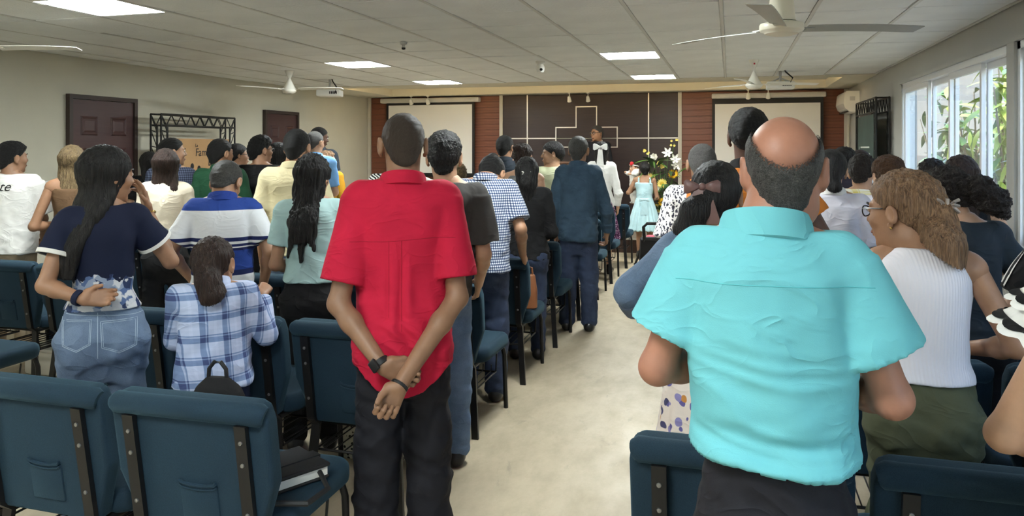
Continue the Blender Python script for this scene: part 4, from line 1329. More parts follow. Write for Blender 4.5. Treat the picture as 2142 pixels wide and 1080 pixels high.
        nodes['bot'] = obj(bot.get('name', 'skirt' if bot.get('skirt') else 'trousers'), npmesh('bottom', V, Q), bot['mat'], root)
        nodes['botm'] = (V, Q)
    if top:
        F = Field(L['gar'])
        e_ = top.get('ease', .018)
        hem = top.get('hem', .47) * H; nz = top.get('neck', .838) * H
        chest = max(g[3] for g in rings if g[0] > .7 * H); chd = max(g[4] for g in rings if g[0] > .7 * H)
        bx = top.get('box', .0)
        rr = []
        for g in [(hem - .02,) + tuple(float(np.interp(hem, [g[0] for g in rings], [g[k] for g in rings])) for k in range(1, 5))] + [g for g in rings if g[0] > hem]:
            z, cx, cy, a, b = g
            if z < .72 * H:
                a = max(a, chest * bx); b = max(b, chd * bx)
                fl = top.get('flare', 0) * max(0, (.62 * H - z) / (.15 * H)); a += fl; b += fl
            rr.append((z, cx, cy, a, b))
        F.loft(rr, .03, infl=e_)
        if fem and top.get('bust', 1):
            for q in (-1, 1): F.ell((q * .07 * s, .085 * s * dp + bend(.74 * H), .735 * H), (.07 * s, .055 * s, .06 * s), .04)
        sl = top.get('sleeve', .6)
        if bot and not bot.get('skirt') and hem < .5 * H:
            for q in (-1, 1):
                F.ell((q * .078 * s * hip, -.055 * s * dp, .487 * H), (.085 * s * hip + e_ * .6, .082 * s * dp + e_ * .6, .09 * s), .05)
        if sl >= 0:
            for i, q in enumerate((-1, 1)):
                S_ = SH[i]
                F.ell(S_ + Vector((0, 0, .004)), (ar * 1.16 + e_ * .7,) * 3, .05)
                F.rc((sidef(.845*H), bend(.84 * H) - .012, .832 * H), (S_.x * .8, S_.y, .812 * H), .036 * s + e_ * .5, .034 * s + e_ * .6, .04)
            for i, q in enumerate((-1, 1)):
                A = AP[i]; E_, W_ = Vector(A['e']), Vector(A['w'])
                if sl > 0:
                    e1 = SH[i].lerp(E_, min(sl, 1.0))
                    r0 = ar + e_ * top.get('sl0', .9); r1 = ar * .92 + e_ + top.get('sflare', .008)
                    if sl <= 1: F.cone(SH[i], e1, r0, r1, .016)
                    else:
                        r1 = ar * .9 + e_ * .8; r2 = ar * .62 + e_ * .7
                        F.rc(SH[i], E_, r0, r1, .016); F.cone(E_, E_.lerp(W_, min(sl - 1, 1)), r1, r1 + (r2 - r1) * min(sl - 1, 1), .02); F.rc(E_, E_, r1, r1, .02)
        for p, n in top.get('cuts', []): F.plane(p, n, .004)
        if top.get('ext'): top['ext'](F, nodes)
        F.plane((0, 0, hem), (top.get('hemx', 0), top.get('hemy', 0), 1))
        F.plane((0, bend(nz), nz), (0, top.get('scoop', .0), -1))
        if top.get('tails'):
            tl = top['tails']
            F.fn(lambda x, y, z: (hem + tl * np.minimum(1.0, (x / (chest * 1.05))**2)) - z, (-1, -1, hem - .1), (1, 1, hem + .25), 0, 'i')
        V, Q = F.solve(); V = relax(V, Q, 1); N = normals(V, Q)
        am = top.get('wr', .005); sd = top.get('seed', len(PEOPLE) + 20)
        t1 = waves(V, sd, (.10, .30), 6, (1, 1, .9)); t2 = waves(V, sd + 1, (.05, .14), 7, (.8, .8, 1.5))
        low = np.clip((.74 * H - V[:, 2]) / (.22 * H), .15, 1)
        D_ = am * t1 + am * .7 * t2 * low + am * .55 * ridge(V[:, 2] * 24 + V[:, 0] * 7 + 2.4 * t1) * np.clip(t1 + .2, 0, 1) * low
        if top.get('disp'): D_ = D_ + top['disp'](V, N)
        V = V + N * D_[:, None]
        to = obj(top.get('name', 'shirt'), npmesh('top', V, Q), top['mat'], root)
        nodes['top'] = to; nodes['topm'] = (V, Q)
        if top.get('collar'):
            cm = top['collar'] if not isinstance(top['collar'], bool) else top['mat']
            zc = top.get('cz', .826) * H; cyy = bend(zc) - .010; cxx = sidef(zc)
            rx, ry = (.066 + fat * .7) * s, (.070 + fat * .7) * s
            mb = MB(); n = 28; pr = [(.002, -.012), (.002, .030), (.006, .040), (.012, .040), (.018, .028), (.028, -.010), (.023, -.013), (.012, -.006)]
            VV = []
            for dr, dz in pr:
                for k in range(n):
                    t = 2 * PI * k / n
                    x, y = (rx + dr) * math.sin(t), (ry + dr) * math.cos(t)
                    VV.append((cxx + x, cyy + y, zc + dz * top.get('ch', 1.0) - y * .28 - .012 * max(0, math.cos(t))))
            FF = [(i * n + k, i * n + (k + 1) % n, ((i + 1) % len(pr)) * n + (k + 1) % n, ((i + 1) % len(pr)) * n + k) for i in range(len(pr)) for k in range(n)]
            mb.add(VV, FF).build('collar', cm, to, True)
    # ---- shoes
    if legs and shoe != 'none':
        for q, c_ in zip((-1, 1), AN):
            F = Field(.012 if lod else .008)
            F.rc((c_[0], c_[1] - .035, .04), (c_[0] * 1.12, c_[1] + .16 * s, .032), .042 * s, .036 * s, .02); F.rc((c_[0], c_[1] - .01, .05), (c_[0], c_[1] - .01, .09), .043 * s, .040 * s, .03)
            F.plane((0, 0, .002), (0, 0, 1))
            V, Q = F.solve()
            obj('shoe', npmesh('shoe', V, Q), shoe or M_SHOE, root)
    PEOPLE.append(nodes)
    return nodes

def bvh_of(VQ): return BVHTree.FromPolygons([tuple(v) for v in VQ[0].tolist()], VQ[1].tolist())
def on_surface(b, pts, direction=(0, 1, 0), off=.0015, start=.6):
    """drop points onto a garment along a direction"""
    d = Vector(direction); out = []
    for p in pts:
        hit = b.ray_cast(Vector(p) - d * start, d, 3.0)
        if hit[0] is not None: out.append(hit[0] - d * off)
    return out
def seam(nodes, key, pts, mat, r=.0015, name='seam', direction=(0, 1, 0), off=.0):
    P = on_surface(nodes.setdefault('_b' + key, bvh_of(nodes[key + 'm'])), pts, direction, off)
    if len(P) > 1:
        MB().tube(P, r, 5).build(name, mat, nodes[key], True)
# ================================================================== CLOTHING MATERIALS
def m_gingham(key, f, cw, cm_, cd):
    m = NM('gingham_' + key, cw, .85, 0, .2)
    x, y, z = m.xyz()
    u = m.math('ADD', x, m.math('MULTIPLY', y, .7))
    a = m.math('LESS_THAN', m.math('FRACT', m.math('MULTIPLY', u, f)), .5)
    b = m.math('LESS_THAN', m.math('FRACT', m.math('MULTIPLY', z, f)), .5)
    s = m.math('MULTIPLY', m.math('ADD', a, b), .5)
    m.color(m.ramp(s, [(0, cw), (.26, cm_), (.76, cd)], 'CONSTANT')); m.bump(crease(m), .5, .012)
    return m.m
def m_plaid(key, f, cols):
    m = NM('plaid_' + key, cols[0], .85, 0, .2)
    x, y, z = m.xyz(m.map((1, 1, 1), rot=(0, .06, 0)))
    u = m.math('ADD', x, m.math('MULTIPLY', y, .6))
    fx = m.math('FRACT', m.math('MULTIPLY', u, f)); fz = m.math('FRACT', m.math('MULTIPLY', z, f))
    W = [(0, (0, 0, 0)), (.12, (.1,) * 3), (.38, (1,) * 3), (.62, (.35,) * 3), (.68, (1,) * 3), (.74, (.1,) * 3)]
    a = m.ramp(fx, W, 'CONSTANT'); b = m.ramp(fz, W, 'CONSTANT')
    s = m.math('MULTIPLY', m.math('ADD', a, b), .5)
    m.color(m.ramp(s, [(0, cols[0]), (.45, cols[1]), (1, cols[2])])); m.bump(crease(m), .5, .012)
    return m.m
def m_bands(key, stops, axis=2, lo=0., hi=1.8, slope=0.0):
    m = NM('banded_' + key, (.5, .5, .5), .85, 0, .2)
    c_ = m.xyz()
    v = c_[axis]
    v = m.n('MapRange', {0: v, 1: lo, 2: hi}).outputs[0]
    m.color(m.ramp(v, [((p - lo) / (hi - lo), c) for p, c in stops], 'CONSTANT')); m.bump(crease(m), .5, .012)
    return m.m
def m_print(key, scale, stops, base, second=None, dist=.0, stretch=(1, 1, 1), rough=.85):
    m = NM('print_' + key, base, rough, 0, .2)
    co = m.map(stretch)
    if dist:
        nz = m.n('TexNoise', {'Vector': co, 'Scale': scale * .6, 'Detail': 2.0})
        co = m.mix(dist, co, nz.outputs['Color'])
    v = m.voro(scale, co)
    cell = m.n('TexVoronoi', {'Vector': co, 'Scale': scale}).outputs['Color']
    h = m.n('SeparateXYZ', {0: cell}).outputs[0]
    c = m.ramp(h, stops, 'CONSTANT')
    f = m.ramp(v, [(0, (1,) * 3), (second or .36, (1,) * 3), ((second or .36) + .03, (0,) * 3)])
    m.color(m.mix(f, base, c)); m.bump(crease(m), .5, .012)
    return m.m
def m_zebra(key, a, b, sc=14):
    m = NM('zebra_' + key, a, .8, 0, .2)
    nz = m.noise(7, 2, .5, None, 1.5)
    wv = m.n('TexWave', {'Vector': m.map((1, .6, 1), rot=(0, .9, 0)), 'Scale': sc, 'Distortion': 6.0, 'Detail': 1.0, 'Detail Scale': 1.2})
    m.color(m.ramp(wv.outputs['Fac'], [(0, a), (.5, b)], 'CONSTANT')); return m.m
def m_denim(key, c, fade):
    m = NM('denim_' + key, c, .8, 0, .25)
    f = m.noise(6, 5, .6); g_ = m.noise(300, 2, .5, m.map((1, 1, 3)))
    m.color(m.mix(.35, m.ramp(f, [(.3, c), (.72, fade)]), m.ramp(g_, [(.35, c), (.65, fade)])))
    m.bump(m.math('ADD', crease(m), m.math('MULTIPLY', g_, .1)), .6, .012); return m.m
def m_rib(key, c, f=90):
    m = NM('rib_' + key, c, .8, 0, .25)
    x, y, z = m.xyz()
    w_ = m.math('SINE', m.math('MULTIPLY', m.math('ADD', x, m.math('MULTIPLY', y, .8)), f * 2 * PI))
    m.bump(w_, .35, .0015); return m.m
C = {}
C['red'] = cloth('red', (.47, .012, .042), bump=.2); C['teal'] = cloth('teal', (.14, .44, .485), vary=.04)
C['blackp'] = cloth('black_trousers', (.012, .012, .016), .75); C['charcoal'] = cloth('charcoal', (.045, .042, .040))
C['navy'] = cloth('navy', (.010, .014, .035)); C['white'] = cloth('white', (.74, .73, .70)); C['cream'] = cloth('cream', (.70, .62, .49))
C['mint'] = cloth('mint', (.36, .52, .52)); C['yellowp'] = cloth('pale_yellow', (.66, .58, .36)); C['green'] = cloth('green', (.012, .055, .026))
C['black'] = cloth('black', (.010, .010, .011)); C['tan'] = cloth('tan', (.13, .075, .04)); C['mustard'] = cloth('mustard', (.52, .26, .02))
C['orange'] = cloth('orange', (.62, .20, .035)); C['skyblue'] = cloth('sky_blue', (.16, .34, .62)); C['slate'] = cloth('slate', (.035, .045, .06))
C['palegreen'] = cloth('pale_green', (.53, .55, .36)); C['babyblue'] = cloth('baby_blue', (.42, .60, .64)); C['olive'] = cloth('olive', (.075, .082, .048))
C['beige'] = cloth('beige', (.40, .32, .22)); C['lav'] = cloth('pale_lavender', (.66, .64, .70)); C['pink'] = cloth('pink', (.6, .12, .16)); C['grey'] = cloth('grey', (.16, .165, .165))
C['plum'] = cloth('plum_black', (.035, .03, .042)); C['dtee'] = cloth('dark_tee', (.02, .028, .036)); C['suit'] = cloth('black_suit', (.014, .014, .018))
C['denim_l'] = m_denim('light', (.075, .115, .19), (.18, .24, .34)); C['denim_d'] = m_denim('dark', (.018, .026, .055), (.045, .065, .12)); C['denim_m'] = m_denim('mid', (.06, .105, .19), (.17, .25, .38))
C['denim_j'] = m_denim('jacket', (.060, .10, .17), (.16, .23, .34)); C['chambray'] = m_denim('chambray', (.016, .035, .06), (.05, .09, .135))
C['ging'] = m_gingham('blue', 62, (.60, .62, .65), (.11, .145, .23), (.022, .034, .08)); C['check'] = m_gingham('slate', 50, (.10, .12, .18), (.05, .06, .10), (.02, .025, .045))
C['plaid'] = m_plaid('blue', 11.5, ((.50, .56, .74), (.20, .28, .47), (.050, .070, .17)))
C['floralbw'] = m_print('black_white', 68, [(0, (.03, .03, .045)), (.6, (.05, .05, .07))], (.74, .73, .71), second=.43, dist=.03, stretch=(1.2, 1, .75))
C['floraldress'] = m_print('floral_dress', 26, [(0, (.10, .09, .26)), (.4, (.42, .19, .05)), (.55, (.06, .06, .13)), (.75, (.22, .20, .40))], (.62, .55, .50), second=.36, dist=.03)
C['navyprint'] = m_print('navy_print', 24, [(0, (.12, .18, .36)), (.35, (.62, .62, .64)), (.6, (.03, .045, .11)), (.8, (.30, .36, .50))], (.34, .36, .42), second=.5, dist=.06)
C['purple'] = m_print('purple_skirt', 75, [(0, (.30, .12, .26)), (.5, (.55, .42, .50))], (.05, .012, .045), second=.38, stretch=(1, 1, .7))
C['zebra'] = m_zebra('print', (.72, .72, .69), (.012, .012, .014)); C['yellowcheck'] = m_plaid('yellow', 9, ((.74, .73, .68), (.70, .64, .38), (.62, .50, .09)))
C['ribwhite'] = m_rib('white', (.72, .70, .76))
W_, B_ = (.66, .67, .70), (.022, .055, .26)
N_ = (.014, .020, .085)
C['polo'] = m_bands('polo', [(0, N_), (.70, (.72, .72, .72)), (.71, N_), (.725, (.7, .7, .7)), (.735, N_), (.76, W_), (.905, N_), (.93, B_), (1.035, N_), (1.05, (.7, .7, .7)), (1.06, N_), (1.075, (.7, .7, .7)), (1.085, N_), (1.105, W_), (1.255, B_)], 2, 0, 1.8)
M_GOLD = plain('gold', (.55, .36, .11), .25, .9); M_STITCH = plain('jean_stitch', (.34, .42, .52), .8); M_JSEAM = plain('dark_seam', (.05, .08, .14), .8)
M_REDSEAM = plain('red_seam', (.30, .006, .022), .9); M_TSEAM = plain('teal_seam', (.09, .40, .44), .9)
# ================================================================== THE CONGREGATION
def PP(x, Y, top):
    u = (x - 1071) / 1600.0; t = Y / (u * SY_ + CY_)
    return (((u * CY_ - SY_) * t, Y), CAMZ + (310 - top) / 1600.0 * t)
def ray_rot(x):
    u = (x - 1071) / 1600.0
    return -math.degrees(math.atan2(u * CY_ - SY_, u * SY_ + CY_))
def P(label, x, Y, ytop, dr=0., dH=0., **kw):
    pos, H = PP(x, Y, ytop)
    kw.setdefault('rot', ray_rot(x) + dr)
    return person(label, pos, H + dH, **kw)
def T(mat, **k): return dict(mat=C[mat] if isinstance(mat, str) else mat, **k)

# ---- man in the red shirt
def red_folds(V, N):
    x, z = V[:, 0], V[:, 2]; back = np.clip(-N[:, 1], 0, 1)
    low = np.clip((1.30 - z) / .15, 0, 1)
    g1 = -.010 * np.exp(-((x + .005 + .03 * (1.2 - z)) / .010)**2) - .007 * np.exp(-((x + .052) / .009)**2) + .008 * np.exp(-((x - .022) / .014)**2)
    g2 = .006 * np.sin(x * 75 + 4 * np.sin(z * 6)) * np.clip((1.16 - z) / .2, 0, 1)
    hz = np.exp(-((z - .93) / .07)**2) * .007 * ridge(z * 55 + 3.5 * np.sin(x * 13)) * np.exp(-(x / .13)**2)
    sag = .012 * np.exp(-((z - .94) / .05)**2) * np.exp(-((x + .02) / .12)**2)
    return back * (g1 * low * np.clip((z - .9) / .1, .1, 1) + g2 + hz + sag)
red = P('man with shaved head in a red short-sleeved shirt, hands clasped behind his back', 843, 2.66, 237, w=.99, dp=.98, lod=0, skin='brown', hair=('shaved', {}), hmat='stubble', hrot=(4, 0, 0),
  arms=(dict(e=(-.232, -.075, 1.035), w=(-.072, -.205, .840), hd=(.88, -.02, -.40), palm=(.05, -1, -.1), curl=((8, 84, 70), (10, 86, 70), (12, 88, 70), (14, 90, 70)), thumb=(.4, -.2)),
        dict(e=(.200, -.070, 1.045), w=(-.012, -.270, .788), hd=(-.50, -.06, -.86), palm=(.05, -1, .15), curl=((62, 88, 55), (66, 90, 55), (70, 92, 55), (72, 92, 55)), thumb=(.30, .75))),
  top=T('red', hem=.398, tails=.10, ease=.020, box=.99, sleeve=.80, sflare=.024, sl0=1.2, collar=True, wr=.0035, disp=red_folds, flare=.012, seed=4), bot=T('blackp', ease=.020, cuff=2.0, wr=.006))
zy = 1.268
seam(red, 'top', [(x / 100, 0, zy + .006 * math.sin(x * .12)) for x in range(-19, 20)], M_REDSEAM, .0012, 'yoke_seam')
seam(red, 'top', [(-.005, 0, zy - i * .012) for i in range(28)], M_REDSEAM, .0012, 'back_pleat'); seam(red, 'top', [(-.05, 0, zy - i * .012) for i in range(24)], M_REDSEAM, .001, 'back_pleat')
def band(nodes, i, t, r, wd, mat, name, box=None):
    A = nodes['AP'][i]; E_, W_2 = Vector(A['e']), Vector(A['w']); p = E_.lerp(W_2, t); d = (W_2 - E_).normalized()
    M = Matrix.Translation(p) @ d.to_track_quat('Z', 'X').to_matrix().to_4x4()
    o = MB().lathe([(r - .003, -wd), (r + .002, -wd), (r + .003, 0), (r + .002, wd), (r - .003, wd)], 20, M, False).build(name, mat, nodes['root'], True)
    if box:
        q = M.inverted() @ Vector((p.x, p.y - .2, p.z)); a = math.atan2(q.y, q.x)
        MB().rbox((r - .002, -.017, -.020), (r + .010, .017, .020), .004, 2, M @ Matrix.Rotation(a + box, 4, 'Z')).build('watch_face', M_BLACK, o, True)
        MB().box((r + .002, -.016, -.0215), (r + .0085, .016, -.0195), M @ Matrix.Rotation(a + box, 4, 'Z')).build('watch_edge', M_BOLT, o)
    return o
band(red, 0, .97, .031, .011, M_BLACK, 'watch', .5); band(red, 1, 1.0, .030, .005, M_BLACK, 'bracelet')

# ---- man in the aqua shirt
def teal_folds(V, N):
    x, z = V[:, 0], V[:, 2]; back = np.clip(-N[:, 1], 0, 1)
    low = np.clip((1.29 - z) / .1, 0, 1)
    v = .007 * np.sin(x * 40 + 3 * np.sin(z * 5 + 1)) * np.exp(-((z - 1.18) / .13)**2) * low
    h = .0042 * ridge(z * 62 + 2.2 * np.sin(x * 9 + 1) + 1.4 * np.sin(z * 37)) * np.exp(-((z - 1.07) / .14)**2)
    b = .016 * np.exp(-((z - .985 - .10 * np.abs(x + .02)) / .022)**2) - .012 * np.exp(-((z - 1.035 - .10 * np.abs(x + .02)) / .022)**2)
    d = .006 * ridge((z + .45 * x) * 30) * np.clip((1.1 - z) / .2, 0, 1) * (x < .05)
    return back * (v + h + b + d)
teal = P('balding heavy-set man in an aqua short-sleeved shirt, seen from behind at right', 1620, 1.66, 243, w=.91, dp=1.12, lod=0, skin='ruddy', dH=.015, hair=('baldtop', {}), hmat='grey', fat=.008, belly=.10, hs=.95, hd=(.040, .03, -.015), side=-.018,
  arms=(dict(e=(-.238, -.01, 1.13), w=(-.10, .20, 1.10)), dict(e=(.218, -.01, 1.11), w=(.10, .20, 1.08))),
  top=T('teal', hem=.578, ease=.022, box=1.04, sleeve=.66, sflare=.034, sl0=1.4, collar=True, ch=1.15, wr=.003, disp=teal_folds, seed=9, flare=.004, hemx=.04), bot=T('blackp', ease=.022))
zy = 1.335
seam(teal, 'top', [(x / 100, 0, zy + .006 * math.cos(x * .08)) for x in range(-19, 19)], M_TSEAM, .0011, 'yoke_seam')

# ---- woman in navy top and jeans
navy_m = m_bands('navy_top', [(0, (.01, .014, .035))])
nm = NM('navy_top_with_print', (.01, .014, .035), .85, 0, .2)
_x, _y, _z = nm.xyz(); _v = nm.n('TexVoronoi', {'Vector': nm.co(), 'Scale': 30.0}); _e = nm.noise(22, 2)
_h = nm.n('SeparateXYZ', {0: _v.outputs['Color']}).outputs[0]
_pc = nm.ramp(_h, [(0, (.09, .14, .28)), (.3, (.52, .53, .57)), (.55, (.025, .04, .10)), (.72, (.26, .31, .42))], 'CONSTANT')
_pc = nm.mix(nm.ramp(_e, [(.52, (0,) * 3), (.56, (1,) * 3)]), _pc, (.58, .58, .60))
_f = nm.math('GREATER_THAN', nm.math('ADD', _z, nm.math('MULTIPLY', _e, .10)), 1.115)
nm.color(nm.mix(_f, _pc, (.010, .014, .036))); nm.bump(nm.noise(400), .2, .002)
navy = P('long-haired woman in navy cap-sleeve top and jeans, hand raised to her face', 216, 2.62, 312, fem=True, w=.96, hip=1.16, dp=1.08, lod=0, skin='tan', hmat='black', face=True, hrot=(-62, 4, 0), hd=(.015, .0, 0), hs=.98,
  hair=('long', dict(L=.43, wd=.112, y0=-.052, dx=-.035, dyb=-.090, end=.80, th=.016, face=.030)),
  arms=(dict(e=(-.205, -.07, 1.05), w=(-.075, -.185, 1.005), hd=(.93, -.05, -.02), palm=(0, -1, .2), curl=((20, 35, 30), (24, 38, 30), (28, 42, 30), (30, 45, 30)), thumb=(.5, .4)),
        dict(e=(.262, .05, 1.10), w=(.175, .15, 1.32), hd=(-.22, .08, .97), palm=(-.8, -.2, -.1), curl=((8, 14, 10), (10, 18, 12), (16, 25, 18), (22, 30, 20)), thumb=(.5, .3))),
  top=dict(mat=nm.m, hem=.573, ease=.012, sleeve=.52, sflare=.026, sl0=1.2, wr=.0035, flare=.01, seed=31), bot=T('denim_l', ease=.007, wr=.0045, waist=.60, name='jeans'))
for i in (0, 1):
    A = navy['AP'][i]; S_ = navy['SH'][i]; E_ = Vector(A['e']); p = S_.lerp(E_, .52); d = (E_ - S_).normalized()
    M = Matrix.Translation(p) @ d.to_track_quat('Z', 'X').to_matrix().to_4x4()
    MB().lathe([(.070, -.010), (.074, -.012), (.075, .004), (.071, .006)], 26, M, False).build('lace_trim', C['white'], navy['top'], True)
band(navy, 0, .93, .029, .012, C['navy'], 'wrist_band'); band(navy, 1, .93, .028, .003, M_GOLD, 'bracelet')
for cx, wd, z0_, z1_ in ((-.095, .105, .785, .905), (.058, .135, .765, .895)):
    pts = [(cx - wd / 2, 0, z1_), (cx - wd / 2 + .004, 0, z0_ + .025), (cx, 0, z0_), (cx + wd / 2 - .004, 0, z0_ + .025), (cx + wd / 2, 0, z1_), (cx - wd / 2, 0, z1_)]
    fine = [lerp(a, b, i / 6) for a, b in zip(pts, pts[1:]) for i in range(6)] + [pts[-1]]
    seam(navy, 'bot', fine, M_STITCH, .0016, 'pocket_stitching')
    ins = [lerp(p, (cx, 0, (z0_ + z1_) / 2), .10) for p in fine]
    seam(navy, 'bot', ins, M_STITCH, .0012, 'pocket_stitching')
seam(navy, 'bot', [(-.02, 0, .93 - i * .012) for i in range(16)], M_STITCH, .0015, 'centre_seam'); seam(navy, 'bot', [(x / 100, 0, .918 - .0008 * x) for x in range(-16, 18)], M_STITCH, .0014, 'yoke_stitching')

# ---- child in blue plaid
kid = P('small child in blue plaid shirt leaning on the chair in front, dark ponytail', 448, 2.72, 503, fem=False, w=1.12, dp=1.05, lod=0, skin='tan', hmat='brown', dr=-6, hs=.90, hrot=(-18, 2, -6),
  hair=('tied', dict(th=.016, nape=-.085, path=[(.0, -.10, -.01), (.02, -.125, -.06), (.04, -.125, -.13), (.035, -.115, -.21), (.03, -.11, -.26)], rs=[.045, .050, .055, .045, .018], rough=.004)),
  arms=(dict(e=(-.155, .09, .80), w=(-.06, .20, .86)), dict(e=(.205, .05, .80), w=(.175, .17, .945), hd=(.25, .5, .35), palm=(-.3, .5, -.8), curl=(45, 60, 40))),
  top=T('plaid', hem=.505, ease=.022, box=1.0, sleeve=1.92, collar=True, wr=.005, flare=.015, sl0=1.2), bot=T('navy', ease=.016))
# ---- man in the striped polo
polo = P('grey-haired man with bowed head in blue and white striped polo shirt', 465, 3.65, 343, dH=.035, lean=.05, w=1.0, lod=0, skin='tan', hmat='grey', hair=('short', dict(th=.010)), hrot=(-22, 32, 0), hd=(.015, .035, -.03), face=True, dr=-3, belly=.08,
  arms=(dict(e=(-.265, -.01, 1.03), w=(-.17, .13, .86)), dict(e=(.25, -.03, 1.02), w=(.215, .13, .80))),
  top=T('polo', hem=.465, ease=.024, box=1.0, sleeve=.78, sflare=.014, collar=cloth('royal', (.022, .05, .25)), wr=.004, sl0=1.2), bot=T('blackp'))
# ---- woman in mint blouse, long curls
mint = P('woman in mint blouse with very long wavy black hair half tied', 655, 3.65, 328, fem=True, w=1.10, dp=1.1, lod=0, skin='tan', hmat='black', hrot=(-25, 4, 0), dr=-4, hair=('clip', dict(L=.36, wd=.085, y0=-.058, dx=.02, dyb=-.085, end=.55, th=.016, face=.02, extra=[((.05, -.13, -.2), (.10, -.15, -.40), .026, .008), ((-.02, -.15, -.3), (-.05, -.155, -.44), .024, .007), ((.03, -.15, -.3), (.03, -.155, -.47), .024, .007)], rough=.004)),
  arms=('front', 'front'), top=T('mint', hem=.565, ease=.018, box=.92, sleeve=.62, wr=.005, sflare=.012), bot=T('black', ease=.012))
# ---- others left of the aisle
P('man in white T-shirt with script lettering on the back, at the far left edge', 24, 4.65, 300, lod=1, skin='brown', hmat='crop', hair=('short', dict(th=.014, vol=.012)), hrot=(-42, 0, 0), dr=-20, face=True, hcurl=.002,
  arms=('rest', 'rest'), top=T('white', hem=.47, ease=.03, box=1.02, sleeve=.85, sflare=.02, sl0=1.5), bot=T('beige'))
TEE = PEOPLE[-1]
P('woman with long blonde-streaked hair in a tan sleeveless top', 152, 4.65, 307, fem=True, lod=1, w=1.06, skin='tan', hmat='blonde', hrot=(-20, 0, 0), hair=('long', dict(L=.33, wd=.085, y0=-.05, end=.7, th=.014)),
  arms=(dict(e=(-.25, -.02, 1.02), w=(-.10, .12, 1.02)), 'front'), top=T('tan', hem=.55, ease=.008, sleeve=-1, neck=.79), bot=T('denim_d'))
P('woman with dark auburn shoulder-length hair in a cream knit top', 347, 4.65, 315, fem=True, w=1.02, lod=1, skin='tan', hmat='brown', hrot=(-8, 0, 0), hair=('long', dict(L=.25, wd=.10, y0=-.045, end=.9, th=.016)), arms=('front', 'front'), top=T('cream', hem=.60, ease=.012, sleeve=.7, neck=.852), bot=T('black', waist=.64, ease=.012), dr=-4)
P('dark-haired man in slate checked shirt before the tan banner', 360, 5.65, 291, lod=1, skin='light', hmat='crop', hair=('short', dict(th=.012)), hrot=(-60, 0, 0), dr=-18, face=True, top=T('check', hem=.46, sleeve=.7, box=1.0, collar=True), bot=T('blackp'))
P('dark-haired woman almost hidden left of the auburn-haired woman', 311, 6.35, 320, lod=2, fem=True, skin='light', hmat='black', hair=('long', dict(L=.22)), hrot=(20, 0, 0), face=True, top=T('black', hem=.5), bot=T('blackp'))
P('man in dark green collared shirt with cropped black hair', 462, 5.62, 293, lod=1, w=1.04, skin='tan', hmat='crop', hair=('short', dict(th=.012)), hrot=(-42, 0, 0), dr=-10, top=T('green', hem=.46, sleeve=.8, box=1.02, collar=True, ease=.022), bot=T('blackp'))
P('woman with glasses and pulled-back hair beside the green shirt', 497, 6.65, 303, lod=2, fem=True, skin='tan', hmat='black', hair=('bun', {}), hrot=(-60, 0, 0), dr=-15, face=True, glasses=True, top=T('grey', hem=.5, collar=True), bot=T('blackp'))
P('man in black T-shirt with curly-topped hair and glasses', 545, 6.05, 288, lod=1, skin='tan', hmat='crop', hair=('short', dict(th=.010, vol=.024)), hcurl=.003, hrot=(-50, 0, 0), dr=-10, face=True, glasses=True, top=T('black', hem=.46, sleeve=.75, box=1.0, ease=.022), bot=T('blackp'))
P('long dark-haired woman partly hidden behind the yellow polo shirt', 584, 6.6, 302, lod=2, fem=True, skin='light', hmat='black', hair=('long', dict(L=.3, wd=.10, th=.02)), hrot=(-55, 0, 0), dr=-10, face=True, top=T('black', hem=.5), bot=T('blackp'))
P('tall man in pale yellow polo shirt and light jeans', 615, 4.65, 273, lod=1, w=1.02, skin='tan', hmat='crop', hair=('short', dict(th=.010)), hrot=(-12, 4, 0), hd=(.02, 0, 0), dr=-10, arms=('down', 'front'), top=T('yellowp', hem=.50, ease=.024, sleeve=.72, box=1.0, sflare=.02, collar=True), bot=T('denim_l', ease=.016))
P('man with faded grey haircut in a light blue shirt', 659, 7.35, 276, lod=2, skin='light', hmat='grey', hair=('short', dict(th=.005)), hrot=(-30, 8, 0), dr=-8, top=T('skyblue', hem=.46, collar=True, sleeve=.8), bot=T('blackp'))
P('tall dark-skinned man in profile by the left wall, head bowed', 668, 8.75, 268, lod=2, skin='dark', hmat='crop', hair=('short', dict(th=.010)), hrot=(-70, 14, 0), dr=-10, face=True, top=T('slate', hem=.46, collar=True), bot=T('blackp'))
P('older woman with curly light hair and glasses in a mustard blouse', 687, 8.1, 318, lod=2, fem=True, w=1.1, skin='light', hmat='honey', hair=('short', dict(th=.020, nape=-.10)), hcurl=.005, hrot=(-55, 0, 0), dr=-30, face=True, glasses=True, hd=(-.02, 0, 0), top=T('mustard', hem=.5, sleeve=1.9, ease=.022), bot=T('blackp'))
# ---- centre block
greytee = P('young man in charcoal T-shirt and blue jeans, hand on the chair back', 916, 3.65, 282, lod=0, side=.05, w=1.0, skin='light', hmat='black', hair=('short', dict(th=.012, vol=.020)), hcurl=.0022, hrot=(2, 2, 0), hd=(-.03, 0, 0), dr=-6, arms=('front', dict(e=(.235, -.02, 1.06), w=(.20, .16, .885))), top=T('charcoal', hem=.50, ease=.024, sleeve=.80, sflare=.026, box=1.0, sl0=1.4), bot=T('denim_m', ease=.018, name='jeans'))
ging = P('man in blue gingham shirt with bowed head, gripping the chair ahead', 1008, 4.65, 330, dH=.10, lean=.16, lod=0, w=1.05, dp=1.05, skin='tan', hmat='crop', hair=('short', dict(th=.010)), hrot=(-12, 42, 0), hd=(.02, .06, -.10), dr=-10, arms=('rest', dict(e=(.245, .04, 1.08), w=(.235, .22, .90), hd=(.15, .6, -.7), curl=(40, 45, 30))), top=T('ging', hem=.49, ease=.022, sleeve=.78, sflare=.02, box=1.0, collar=True), bot=T('denim_d', ease=.018, name='jeans'))
